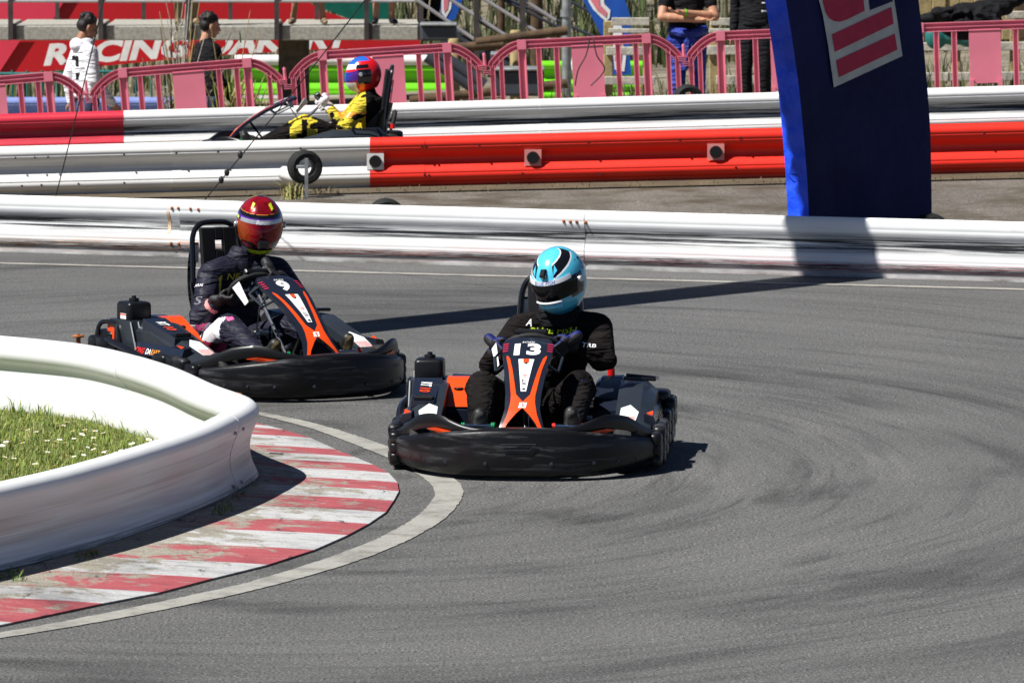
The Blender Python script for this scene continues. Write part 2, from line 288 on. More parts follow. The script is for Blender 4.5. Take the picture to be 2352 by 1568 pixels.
    def prism(s, poly, f0, f1, mi=0):        # f0,f1: map (a,b) -> 3D on the two faces
        n = len(poly); vs = [f0(*p) for p in poly] + [f1(*p) for p in poly]
        return s.add(vs, [tuple(range(n)), tuple(range(2 * n - 1, n - 1, -1))] + [(i, n + i, n + (i + 1) % n, (i + 1) % n) for i in range(n)], mi)
    def build(s, name, mats, parent=None, smooth=40, loc=None, fix=True):
        me = bpy.data.meshes.new(name); me.from_pydata(s.v, [], s.f)
        mats = mats if isinstance(mats, (list, tuple)) else [mats]
        for m in mats: me.materials.append(M[m] if isinstance(m, str) else m)
        if len(mats) > 1: me.polygons.foreach_set('material_index', s.mi)
        if s.uv:
            uvl = me.uv_layers.new(name='UVMap'); uvd = uvl.data
            for l in me.loops: uvd[l.index].uv = s.uv.get(l.vertex_index, (0, 0))
        if fix:
            bm = bmesh.new(); bm.from_mesh(me); bmesh.ops.recalc_face_normals(bm, faces=bm.faces); bm.to_mesh(me); bm.free()
        if smooth: me.shade_smooth(); me.set_sharp_from_angle(angle=radians(smooth))
        o = bpy.data.objects.new(name, me); COL.objects.link(o)
        if parent: o.parent = parent
        if loc is not None: o.location = loc
        return o
def empty(name, loc=(0, 0, 0), rz=0, rot=None):
    o = bpy.data.objects.new(name, None); COL.objects.link(o); o.location = loc; o.rotation_euler = rot or (0, 0, rz); o.empty_display_size = .2; return o
def tag(o, label=None, cat=None, group=None, kind=None):
    for k, v in (('label', label), ('category', cat), ('group', group), ('kind', kind)):
        if v: o[k] = v
    return o
def copy_tree(o, parent=None):
    c = o.copy(); COL.objects.link(c); c.parent = parent
    for ch in list(o.children): copy_tree(ch, c)
    return c
DG = lambda: bpy.context.evaluated_depsgraph_get()
def organic(mb, name, mats, parent=None, voxel=.012, it=4, paint=None, smooth=180):
    """closed overlapping pieces -> one continuous skin"""
    t = mb.build('tmp', 'skin', None, 0)
    a = t.modifiers.new('r', 'REMESH'); a.mode = 'VOXEL'; a.voxel_size = voxel; a.use_smooth_shade = True
    if it: b = t.modifiers.new('s', 'SMOOTH'); b.factor = .5; b.iterations = it
    me = bpy.data.meshes.new_from_object(t.evaluated_get(DG())); old = t.data
    bpy.data.objects.remove(t); bpy.data.meshes.remove(old)
    me.name = name; me.materials.clear()
    mats = mats if isinstance(mats, (list, tuple)) else [mats]
    for m in mats: me.materials.append(M[m])
    if paint:
        for p in me.polygons: p.material_index = paint(p.center, p.normal)
    else:
        for p in me.polygons: p.material_index = 0
    me.shade_smooth(); o = bpy.data.objects.new(name, me); COL.objects.link(o)
    if parent: o.parent = parent
    return o
_TX = {}
def text(txt, bold=0.0, shear=0.0, space=1.0):
    key = (txt, bold, shear, space)
    if key not in _TX:
        c = bpy.data.curves.new('t', 'FONT'); c.body = txt; c.offset = bold; c.shear = shear; c.space_character = space; c.resolution_u = 3; c.align_x = 'CENTER'; c.align_y = 'CENTER'
        o = bpy.data.objects.new('t', c); COL.objects.link(o); me = bpy.data.meshes.new_from_object(o.evaluated_get(DG()))
        vs = [(v.co.x, v.co.y) for v in me.vertices]; fs = [tuple(p.vertices) for p in me.polygons]
        bpy.data.objects.remove(o); bpy.data.meshes.remove(me)
        xs = [v[0] for v in vs]; ys = [v[1] for v in vs]; cx, cy = (min(xs) + max(xs)) / 2, (min(ys) + max(ys)) / 2; h = max(ys) - min(ys)
        _TX[key] = ([((x - cx) / h, (y - cy) / h) for x, y in vs], fs, (max(xs) - min(xs)) / h)
    return _TX[key]
def put_text(mb, txt, h, f, mi=0, wid=None, bold=0.0, shear=0.0, space=1.0):
    vs, fs, asp = text(txt, bold, shear, space); sx = h if wid is None else wid / asp
    mb.add([f(x * sx, y * h) for x, y in vs], fs, mi); return mb
def plane_map(c, ax, ay, off=0):
    c, ax, ay = Vector(c), Vector(ax).normalized(), Vector(ay).normalized(); n = ax.cross(ay)
    return lambda a, b, o=0: c + ax * a + ay * b + n * (off + o)
def spline(pts, k=8):
    pts = [Vector(p) for p in pts]; out = []
    for i in range(len(pts) - 1):
        p0, p1, p2, p3 = pts[max(i - 1, 0)], pts[i], pts[i + 1], pts[min(i + 2, len(pts) - 1)]
        for j in range(k):
            t = j / k; out.append(.5 * ((2 * p1) + (p2 - p0) * t + (2 * p0 - 5 * p1 + 4 * p2 - p3) * t * t + (3 * p1 - p0 - 3 * p2 + p3) * t ** 3))
    return out + [pts[-1]]
# ================================================================== THE SETTING
def lerp(a, b, t): return a + (b - a) * t
def mid_y(x): return lerp(gp(0, 578).y, gp(2352, 648).y, (x - gp(0, 578).x) / (gp(2352, 648).x - gp(0, 578).x))
def zt(x, y):
    """height of the land: the hairpin is flat, the paddock behind tips down to the left"""
    xc = max(-9, min(9, x)); ks = [(mid_y(xc) + .5, 0.0), (51, .07 + .024 * xc), (57, .03 + .028 * xc), (61, -.2 + .077 * xc), (64, -.4 + .09 * xc), (90, -.9 + .05 * xc), (104, 1.6), (140, 5.0), (600, 9.0)]
    if y <= ks[0][0]: return 0.0
    for (a, za), (b, zb) in zip(ks, ks[1:]):
        if y <= b: return lerp(za, zb, (y - a) / (b - a))
    return ks[-1][1]
def sheet(name, xs, ys, matn, dz, inside=None):
    mb = MB(); n = len(xs)
    mb.add([(x, y if not callable(y) else y(x), 0) for y in ys for x in xs], [(j * n + i, j * n + i + 1, (j + 1) * n + i + 1, (j + 1) * n + i) for j in range(len(ys) - 1) for i in range(n - 1)])
    mb.v = [(x, y, zt(x, y) + dz) for x, y, z in mb.v]
    return tag(mb.build(name, matn, smooth=0), kind='structure')
XS = [-400, -60, -20, -9, -6, -4.5, -3, -1.5, 0, 1.5, 3, 4.5, 6, 9, 20, 60, 400]
sheet('ground', XS, [-60, 5, 40, lambda x: mid_y(max(-9, min(9, x))) + .5, 49, 51, 54, 57, 59, 61, 64, 70, 80, 90, 97, 104, 120, 140, 250, 600], 'paddock_dirt', -.03)
XT = [-40, -20, -9, -6, -4.5, -3, -1.5, 0, 1.5, 3, 4.5, 6, 9, 20, 40]
sheet('track', XT, [-20, 5, 20, 30, 40, lambda x: mid_y(max(-9, min(9, x))) + .2], 'asphalt', 0)
sheet('shoulder', XT, [lambda x: mid_y(max(-9, min(9, x))) + .2, 47.2, 49, 50.6], 'shoulder', .002)
sheet('verge', XT, [50.4, 50.75, 51.2], 'soil', .014)
sheet('back_straight', XT, [51.2, 54, 57], 'back_track', .004)
# the painted edge line beside the long barrier
mb = MB(); L0, L1 = gp(-200, 600), gp(2600, 672)
pts = [L0.lerp(L1, i / 60) for i in range(61)]
mb.add([p + Vector((0, s * .06, .004)) for p in pts for s in (-1, 1)], [(2 * i, 2 * i + 2, 2 * i + 3, 2 * i + 1) for i in range(60)])
tag(mb.build('edge_line', 'line_paint_worn', smooth=0), kind='structure')

# ---- the hairpin: infield wall path, kerb and line (paths on the ground)
NOSE = [(-420, 905), (-200, 927), (0, 946), (130, 959), (250, 977), (400, 1024), (500, 1074), (565, 1098), (592, 1112), (590, 1124), (560, 1143), (500, 1178), (400, 1219), (200, 1286), (0, 1338), (-200, 1386), (-420, 1436)]
nose = spline([gp(*p) for p in NOSE], 6)
def resample(pts, n):
    d = [0]
    for a, b in zip(pts, pts[1:]): d.append(d[-1] + (b - a).length)
    out = []; j = 0
    for i in range(n):
        t = d[-1] * i / (n - 1)
        while j < len(d) - 2 and d[j + 1] < t: j += 1
        out.append(pts[j].lerp(pts[j + 1], (t - d[j]) / max(1e-9, d[j + 1] - d[j])))
    return out
def smooth_path(p, it):
    p = list(p)
    for _ in range(it): p = [p[0]] + [(p[i - 1] + p[i] * 2 + p[i + 1]) / 4 for i in range(1, len(p) - 1)] + [p[-1]]
    return p
nose = smooth_path(resample(nose, 110), 6)
def side_normals(path, sgn):
    out = []
    for i in range(len(path)):
        t = (path[min(i + 1, len(path) - 1)] - path[max(i - 1, 0)]); t.z = 0; t.normalize(); out.append(Vector((t.y, -t.x, 0)) * sgn)
    return out
nose = [p + n * .055 for p, n in zip(nose, side_normals(nose, 1))]
kin = [gp(*p) for p in [(-300, 1000), (300, 985), (585, 990), (600, 1060), (610, 1100), (590, 1150), (480, 1215), (250, 1300), (60, 1352), (-60, 1385), (-300, 1440)]]
KOUT = [(420, 968), (590, 1000), (660, 1003), (760, 1028), (840, 1064), (893, 1097), (912, 1118), (910, 1145), (880, 1178), (835, 1208), (770, 1245), (700, 1280), (520, 1335), (330, 1382), (150, 1420), (0, 1448), (-200, 1490), (-400, 1530)]
kout = resample(spline([gp(*p) for p in KOUT], 8), 120)
# red/white blocks: each runs from the outer edge almost level across the picture into the foot of the wall
def kerb():
    base = MB(); nn = side_normals(nose, 1)
    inner = [p for p in nose]
    # concrete bed
    ko = kout; ki = resample(nose, 120)
    BY = [962, 981, 990, 1009, 1036, 1053, 1071, 1090, 1112, 1132, 1154, 1180, 1207, 1233, 1267, 1301, 1332, 1365, 1390, 1434, 1478, 1525]
    EX = [540, 615, 650, 712, 772, 814, 858, 893, 913, 916, 904, 886, 846, 798, 721, 615, 490, 365, 236, 28, -190, -420]
    IX = [200, 270, 300, 355, 440, 480, 525, 560, 575, 578, 545, 490, 425, 360, 260, 150, 30, -90, -190, -370, -560, -760]
    EDG = [(x, y) for x, y in zip(EX, BY)]; INN = [(x, y + 3) for x, y in zip(IX, BY)]
    E = [gp(*p) for p in EDG]; I = [gp(*p) for p in INN]
    root = None
    b = MB()
    n = len(E); ez = .02
    b.loft([[I[i] + Vector((0, 0, .003)), I[i] + Vector((0, 0, .045)), E[i] + Vector((0, 0, .006)), E[i] + Vector((0, 0, .001))] for i in range(n)], cap=True)
    root = tag(b.build('kerb', 'kerb_concrete', smooth=0), 'low kerb of worn red and white painted blocks round the infield barrier', 'kerb')
    for i in range(n - 1):
        m = MB(); k = 6
        secs = []
        for a in (0.0, .5, 1.0):
            o, q = E[i].lerp(E[i + 1], a), I[i].lerp(I[i + 1], a); row = []
            for j in range(k + 1):
                p = o.lerp(q, j / k); row.append(p + Vector((0, 0, .010 + .043 * (j / k) ** .8)))
            secs.append(row)
        vs = [p for r in secs for p in r]; w = k + 1
        m.add(vs, [(r * w + j, r * w + j + 1, (r + 1) * w + j + 1, (r + 1) * w + j) for r in range(2) for j in range(k)]); m.uv = {r * w + j: (min(1.3, (vs[r * w + j] - vs[r * w]).length / .75), 0) for r in range(3) for j in range(w)}
        # edge skirt so that each block has depth
        m.add([secs[0][0], secs[1][0], secs[2][0]] + [p - Vector((0, 0, .008)) for p in (secs[0][0], secs[1][0], secs[2][0])], [(0, 1, 4, 3), (1, 2, 5, 4)])
        m.build('kerb_block', 'kerb_white' if i % 2 == 1 else 'kerb_red', root, 0, fix=False)
kerb()
LN_O = [(580, 945), (640, 955), (730, 975), (820, 1002), (900, 1030), (985, 1068), (1040, 1098), (1062, 1122), (1060, 1145), (1035, 1180), (985, 1216), (900, 1258), (780, 1302), (600, 1352), (400, 1396), (200, 1434), (0, 1466), (-300, 1508)]
LN_I = [(580, 952), (640, 965), (730, 990), (810, 1020), (885, 1050), (950, 1085), (985, 1108), (998, 1130), (992, 1150), (965, 1180), (920, 1210), (850, 1245), (740, 1286), (570, 1338), (380, 1380), (190, 1419), (0, 1453), (-300, 1494)]
mb = MB(); A = resample(spline([gp(*p) for p in LN_O], 8), 260); B = resample(spline([gp(*p) for p in LN_I], 8), 260)
A = [p + Vector((RND.gauss(0, .002), RND.gauss(0, .004), 0)) for p in A]; B = [p + Vector((RND.gauss(0, .002), RND.gauss(0, .004), 0)) for p in B]
mb.add([q + Vector((0, 0, .004)) for p in zip(A, B) for q in p], [(2 * i, 2 * i + 1, 2 * i + 3, 2 * i + 2) for i in range(259)])
tag(mb.build('hairpin_line', 'line_paint', smooth=0), kind='structure')

# ---- W-beam guard rails
W_PROF = [(0, .400), (.022, .402), (.050, .392), (.070, .372), (.078, .350), (.078, .332), (.0745, .328), (.0745, .322), (.077, .318), (.070, .300), (.048, .276), (.020, .252), (.006, .232), (.006, .212), (.020, .190), (.048, .166), (.070, .142), (.077, .124), (.0745, .120), (.0745, .114), (.078, .110), (.078, .090), (.070, .070), (.050, .052), (.030, .044), (.024, .02), (.020, -.02)]
def rail_piece(name, path, sgn, matn, parent, off=0.0, prof=W_PROF, zs=1.0, u0=0.0, rear=None):
    nn = side_normals(path, sgn); mb = MB(); front = [(o + off, z * zs) for o, z in prof]; back = [(o + off - .006, z * zs) for o, z in reversed(prof)]
    if rear: back = [(o + off, z) for o, z in rear]
    loop = front + back; n = len(loop); u = u0; k = 0
    for i, p in enumerate(path):
        if i: u += (p - path[i - 1]).length
        for (o, z) in loop:
            mb.v.append(tuple(p + nn[i] * o + Vector((0, 0, z)))); mb.uv[k] = (u, 1.0 if rear and (o, z) in back else max(0, z / (.41 * zs))); k += 1
    for i in range(len(path) - 1):
        for j in range(n): mb.f.append((i * n + j, i * n + (j + 1) % n, (i + 1) * n + (j + 1) % n, (i + 1) * n + j)); mb.mi.append(0)
    mb.f += [tuple(range(n - 1, -1, -1)), tuple((len(path) - 1) * n + j for j in range(n))]; mb.mi += [0, 0]
    return mb.build(name, matn, parent, 50)
def straight(p0, p1, n=24): return [p0.lerp(p1, i / (n - 1)) for i in range(n)]
def bolt(parent, p, n, r=.012, m='rust'):
    mb = MB(); n = Vector(n).normalized(); q = n.to_track_quat('Z', 'Y').to_matrix()
    mb.lathe([(0, .012), (r * .7, .011), (r, .004), (r * 1.05, 0), (r * 1.05, -.01)], p, 'z', 8, rot=q); return mb.build('bolt', m, parent, 60)
def posts(parent, path, sgn, every, h=.36):
    nn = side_normals(path, sgn); i = 2
    while i < len(path):
        mb = MB(); p = path[i]; mb.box(p - nn[i] * .045 + Vector((0, 0, h / 2 - .05)), (.07, .07, h + .1)); mb.build('post', 'galv', parent, 0); i += every
N_PROF = [(-.062, .398), (-.030, .412), (.010, .416), (.042, .408), (.062, .390), (.069, .368), (.067, .345), (.0645, .341), (.0645, .336), (.064, .332), (.052, .305), (.038, .272), (.028, .236), (.024, .20), (.026, .165), (.034, .13), (.048, .098), (.062, .070), (.068, .045), (.064, .022), (.05, .0), (.04, -.02)]
N_REAR = [(-.030, -.02), (-.046, .01), (-.056, .05), (-.054, .10), (-.044, .15), (-.036, .20), (-.034, .235), (-.040, .262), (-.058, .282), (-.078, .300), (-.090, .325), (-.090, .355), (-.080, .382)]
# front barrier round the infield
g = tag(empty('guard_rail', nose[0]), 'white guard rail curving round the daisy lawn in the left foreground', 'guard rail')
def loc(path, g): return [p - g.location for p in path]
k = [0, 30, 64, 109]
for a, b, o in ((0, 31, 0), (30, 63, .003), (62, 110, 0)):
    rail_piece('beam', loc(nose[a:b], g), -1 if (nose[1] - nose[0]).x > 0 and False else -1, 'rail_smeared', g, o, prof=N_PROF, zs=1.0, u0=a * .1, rear=N_REAR)
nr = side_normals(nose, -1)
for i in (29, 31, 61, 63):
    for z, o in ((.338, .066), (.085, .057)): bolt(g, nose[i] - g.location + nr[i] * o + Vector((0, 0, z)), nr[i], .009, 'galv')
def bolt_on_top(px, py, D, tilt=0.0):
    p = at(px, py, D); mb = MB(); q = Matrix.Rotation(tilt, 3, 'Y')
    mb.lathe([(0, 0), (.028, 0), (.032, -.006), (.03, -.012), (.012, -.016), (.012, -.07), (0, -.07)], p, 'z', 14, rot=q); mb.lathe([(.009, .001), (.009, -.004), (0, -.004)], p + Vector((0, 0, .0035)), 'z', 6)
    return mb
b = bolt_on_top(180, 769, 33.7).build('mounting_stud', ['rust'], None, 40); tag(b, 'rusty flat headed stud standing up behind the curved white guard rail', 'stud')
b = MB().rbox(at(540, 905, 31.55) + Vector((0, 0, 0)), (.07, .06, .016), .005, rot=Matrix.Rotation(.15, 3, 'Y')).build('rusty_plate', 'rust'); b.name = 'bracket'
tag(b, 'small rusty bracket lying on the tip of the curved white guard rail', 'bracket')
# long scuffed barrier behind the karts
R0, R1 = gp(-260, 570), gp(2620, 656)
g = tag(empty('guard_rail', R0), 'long white guard rail streaked with black tyre scuffs behind the two karts', 'guard rail')
def xpath(px0, px1, n=20):
    d = R1 - R0; f = lambda px: (lambda pr: R0 + d * pr)(next_t(px, R0, d)); return [f(px0).lerp(f(px1), i / (n - 1)) - g.location for i in range(n)]
def next_t(px, a, d):       # where the line a + t d crosses the picture column px
    k = (px - CX) / FPX; c = lambda p: (p.x, p.y * cos(PITCH) + (CAMH - p.z) * sin(PITCH)); (x0, w0), (x1, w1) = c(a), c(a + d)
    return (k * w0 - x0) / ((x1 - x0) - k * (w1 - w0))
for a, b, o, u in ((-240, 425, 0.0, 0), (415, 1345, .004, 3), (1335, 2600, 0.0, 6.5)): rail_piece('beam', xpath(a, b, 30), 1, 'rail_scuffed', g, o, prof=[(k * .42, z) for k, z in W_PROF], u0=u)
posts(g, xpath(-200, 2560, 30), 1, 4)
rail_piece('rust_streak', xpath(387, 394, 3), 1, 'rust_stain', g, .002, prof=[(k * .42, z) for k, z in W_PROF if .15 < z < .325])
for px, py in ((395, 478), (410, 478), (438, 480), (456, 481), (393, 559), (411, 560), (439, 560), (1295, 508), (1310, 509), (1325, 510), (1345, 511)):
    t = next_t(px, R0, R1 - R0); p = R0 + (R1 - R0) * t; q = at(px, py, p.y - .036); bolt(g, q - g.location, (-.3, -.95, 0))
# red and white barrier
Q0, Q1 = at(-260, 459, 51), at(2620, 389, 51)
Q0.z, Q1.z = zt(Q0.x, 51), zt(Q1.x, 51)
g = tag(empty('guard_rail', Q0), 'middle guard rail, white on the left and bright red on the right', 'guard rail')
def xp(a0, a1, px0, px1, n=16):
    d = a1 - a0; return [a0 + d * next_t(lerp(px0, px1, i / (n - 1)), a0, d) - a0 for i in range(n)]
for a, b, o, m in ((-240, 400, 0, 'rail_old'), (396, 850, .004, 'rail_old'), (850, 976, .004, 'rail_red'), (968, 1700, 0.0, 'rail_red'), (1690, 2600, .004, 'rail_red')):
    rail_piece('beam', xp(Q0, Q1, a, b), 1, m, g, o, zs=1.02, u0=a * .004)
posts(g, xp(Q0, Q1, -200, 2560, 30), 1, 4)
for px, py, m in ((862, 371, 'white_paint'), (1224, 362, 'patch_pink'), (1644, 349, 'patch_pink')):
    q = at(px, py, 50.93) - Q0
    MB().box(q, (.135, .008, .13)).build('reflector_plate', m, g, 0)
    MB().lathe([(0, -.02), (.046, -.02), (.05, -.014), (.05, 0)], q, 'y', 20).build('reflector', 'gloss_black', g)
for px, py in ((968, 335), (980, 337), (35, 363), (80, 362), (110, 361), (285, 356), (405, 352), (50, 427), (95, 425), (180, 422), (285, 420), (500, 348), (690, 341), (1100, 333), (1350, 326), (1560, 320), (1700, 316), (1690, 384), (1200, 398), (2260, 306), (975, 401), (985, 402), (1380, 402), (2120, 372)): bolt(g, at(px, py, 50.91) - Q0, (0, -1, 0), .008, 'rubber')
# far barrier of the back straight
F0, F1 = at(-260, 372, 57), at(2620, 292, 57); F0.z, F1.z = zt(F0.x, 57), zt(F1.x, 57)
g = tag(empty('guard_rail', F0), 'far guard rail behind the yellow driver, white with a crimson left end', 'guard rail')
for a, b, o, m in ((-240, 285, .004, 'rail_crimson'), (283, 1250, 0, 'rail_far'), (1240, 2600, .004, 'rail_far')): rail_piece('beam', xp(F0, F1, a, b), 1, m, g, o, u0=a * .004)
posts(g, xp(F0, F1, -200, 2560, 30), 1, 4)

# ---- infield lawn
lawn = MB(); inn = [p - n * .055 for p, n in zip(nose, side_normals(nose, -1))]
c = Vector((-5.5, 30.6, 0)); lawn.v = [tuple(c + Vector((0, 0, .03)))] + [tuple(p + Vector((0, 0, .03))) for p in inn]
lawn.f = [(0, i, i + 1) for i in range(1, len(inn))]; lawn.mi = [0] * len(lawn.f)
tag(lawn.build('infield', 'grass_soil', smooth=0, fix=False), kind='structure')
def inside(p):
    k = False; q = [Vector((-9, 27, 0)), Vector((-9, 36, 0))] + inn; j = len(q) - 1
    for i in range(len(q)):
        a, b = q[i], q[j]
        if (a.y > p.y) != (b.y > p.y) and p.x < (b.x - a.x) * (p.y - a.y) / (b.y - a.y) + a.x: k = not k
        j = i
    return k
gr = MB()
def blade(mb, p, h, w, lean, az, mi):
    d = Vector((cos(az), sin(az), 0)); s = Vector((-sin(az), cos(az), 0)) * w
    a = p + d * lean * .35 * h + Vector((0, 0, h * .6)); t = p + d * lean * h + Vector((0, 0, h * (1 - .25 * lean)))
    mb.add([p - s, p + s, a + s * .7, a - s * .7, t], [(0, 1, 2, 3), (3, 2, 4)], mi)
n = 0; DZ = []
while n < 30000:
    p = Vector((RND.uniform(-3.4, -1.15), RND.uniform(26.8, 34.3), .025))
    if not inside(p): continue
    n += 1; dry = sin(p.x * 3.1 + 1) * sin(p.y * 2.3 + .5) > .45; hh = RND.uniform(.018, .048) * (1.5 if RND.random() < .06 else 1)
    mi = 3 if RND.random() < (.35 if dry else .1) else RND.choice((0, 0, 1, 1, 2)); blade(gr, p, hh, RND.uniform(.0014, .003), RND.uniform(.3, 1.1), RND.uniform(0, 6.28), mi)
for px, py in ((270, 985), (280, 990), (300, 1000), (330, 1008), (350, 1018), (100, 965), (40, 960), (240, 985)):    # longer tufts under the rail
    for i in range(22): blade(gr, gp(px + RND.uniform(-14, 14), py + RND.uniform(-4, 6)), RND.uniform(.08, .15), .003, RND.uniform(.2, .9), RND.uniform(0, 6.28), RND.choice((0, 2, 1)))
for px, py in ((520, 1190), (500, 1200), (545, 1165), (575, 1140), (210, 1300), (190, 1306), (30, 1345), (10, 1350), (45, 1352)):
    for i in range(26): blade(gr, gp(px + RND.uniform(-16, 16), py + RND.uniform(-8, 8)) + Vector((0, 0, .04)), RND.uniform(.015, .05), .003, RND.uniform(.4, 1.1), RND.uniform(0, 6.28), RND.choice((2, 2, 0)))
tag(gr.build('grass', ['blade_a', 'blade_b', 'blade_c', 'blade_dry'], smooth=0, fix=False), 'green and straw coloured lawn grass inside the curved guard rail', 'grass', kind='stuff')
dm = MB(); dm.tube([(0, 0, 0), (.004, 0, .04), (0, 0, .075)], .0013, 4, 0)
for i in range(12):
    a = i * pi / 6; d = Vector((cos(a), sin(a), 0)); s = Vector((-sin(a), cos(a), 0)); c0 = Vector((0, 0, .076))
    dm.add([c0 + d * .003 - s * .0012, c0 + d * .003 + s * .0012, c0 + d * .0125 + s * .0028 + Vector((0, 0, .0015)), c0 + d * .0125 - s * .0028 + Vector((0, 0, .0015))], [(0, 1, 2, 3)], 1)
dm.ell((0, 0, .0765), (.0048, .0048, .003), n=8, m=4, mi=2)
proto = dm.build('daisy', ['blade_a', 'petal', 'pollen'], None, 0, fix=False)
DP = [(85, 1000), (95, 1003), (98, 997), (117, 1004), (140, 988), (142, 993), (155, 990), (44, 1005), (40, 1003), (76, 1005), (18, 1018), (20, 1033), (5, 1040), (3, 1058), (75, 1051), (110, 1031), (118, 1034), (105, 1053), (126, 1049), (135, 1026), (178, 1011), (176, 1016), (172, 1018), (200, 1006), (208, 1004), (218, 1005), (222, 1004), (235, 1008), (245, 1004), (193, 1034), (208, 1028), (215, 1022), (174, 1056), (188, 1050), (190, 1053), (212, 1048), (228, 1046), (230, 1050), (237, 1047), (249, 1046), (257, 1054), (225, 1068), (229, 1066), (238, 1068), (240, 1076), (268, 1059), (278, 1057), (287, 1058), (283, 1047), (302, 1059), (305, 1052), (315, 1038), (300, 1020), (335, 1029), (336, 1024), (3, 1097), (21, 1096), (75, 1113), (84, 1087), (90, 1096), (104, 1096), (120, 1091), (160, 1092), (200, 1100), (265, 1075), (160, 1035), (60, 1030), (145, 1070), (30, 1070), (352, 1042)]
for i, (px, py) in enumerate(DP):
    o = proto if i == 0 else proto.copy()
    if i: COL.objects.link(o)
    p = gp(px, py + 30); p.z = .02
    o.location = p; o.rotation_euler = (RND.uniform(-.35, .35), RND.uniform(-.35, .35), RND.uniform(0, 6)); o.scale = [RND.uniform(.85, 1.3)] * 3
    tag(o, 'white daisy with yellow centre in the lawn inside the guard rail', 'daisy', 'daisies in the infield lawn')
# tufts at the foot of the rails
tf = MB()
for px, py in ((300, 583), (285, 582), (310, 585), (85, 577), (265, 581), (410, 588), (420, 588)):
    for i in range(30): blade(tf, gp(px + RND.uniform(-14, 14), py + RND.uniform(-2, 2)), RND.uniform(.03, .09), .004, RND.uniform(.2, .9), RND.uniform(0, 6.28), RND.choice((0, 1, 3)))
for i in range(420):
    px = RND.uniform(560, 2360) if i % 3 else RND.uniform(640, 780); p = at(px, 440, 50.55 + RND.uniform(-.3, .25)); p.z = zt(p.x, p.y) + .01; blade(tf, p, RND.uniform(.015, .04) * (1 if i % 9 else 2), .004, RND.uniform(.3, 1), RND.uniform(0, 6.28), 5 if RND.random() < .7 else 4)
for i in range(80):
    p = at(RND.gauss(668, 12), 440, 50.1 + RND.uniform(-.15, .15)); p.z = zt(p.x, p.y); blade(tf, p, RND.uniform(.06, .17), .006, RND.uniform(.2, .9), RND.uniform(0, 6.28), RND.choice((3, 5, 1)))
tag(tf.build('weeds', ['blade_a', 'blade_b', 'blade_c', 'blade_dry', 'reed_dark', 'reed_tan'], smooth=0, fix=False), 'dry weeds along the foot of the guard rails', 'weeds', kind='stuff')
# ================================================================== KARTS  (local: nose towards -y, driver's left is +x)
FS = -.03
FC = [(-.785, .215), (-.75, .262), (-.70, .318), (-.63, .385), (-.54, .452), (-.44, .515), (-.33, .570), (-.23, .612), (-.17, .628)]   # nose fairing centre line (y,z)
FC = [(y + FS, z) for y, z in FC]
FL = [0]
for a, b in zip(FC, FC[1:]): FL.append(FL[-1] + math.hypot(b[0] - a[0], b[1] - a[1]))
FLEN = FL[-1]
def fair(u, a, off=0):
    a = max(0, min(FLEN, a)); i = 0
    while i < len(FL) - 2 and FL[i + 1] < a: i += 1
    t = (a - FL[i]) / (FL[i + 1] - FL[i]); p = FC[i]; q = FC[i + 1]
    y, z = p[0] + (q[0] - p[0]) * t, p[1] + (q[1] - p[1]) * t; ty, tz = q[0] - p[0], q[1] - p[1]; l = math.hypot(ty, tz); ny, nz = -tz / l, ty / l
    drop = off - .9 * u * u
    return Vector((u, y + ny * drop, z + nz * drop))
def strip(mb, pl, off, mi, k=5):       # pl: list of (a, u0, u1): a band laid on the fairing
    for (a0, l0, r0), (a1, l1, r1) in zip(pl, pl[1:]):
        vs = [fair(lerp(l, r, j / k), a, off) for a, l, r in ((a0, l0, r0), (a1, l1, r1)) for j in range(k + 1)]
        mb.add(vs, [(j, j + 1, k + 2 + j, k + 1 + j) for j in range(k)], mi)
def dense(pl, n=6):
    out = []
    for p, q in zip(pl, pl[1:]):
        for j in range(n): out.append(tuple(lerp(a, b, j / n) for a, b in zip(p, q)))
    return out + [pl[-1]]
def yfront(x): return -.985 + .56 * (abs(x) / .67) ** 3.0
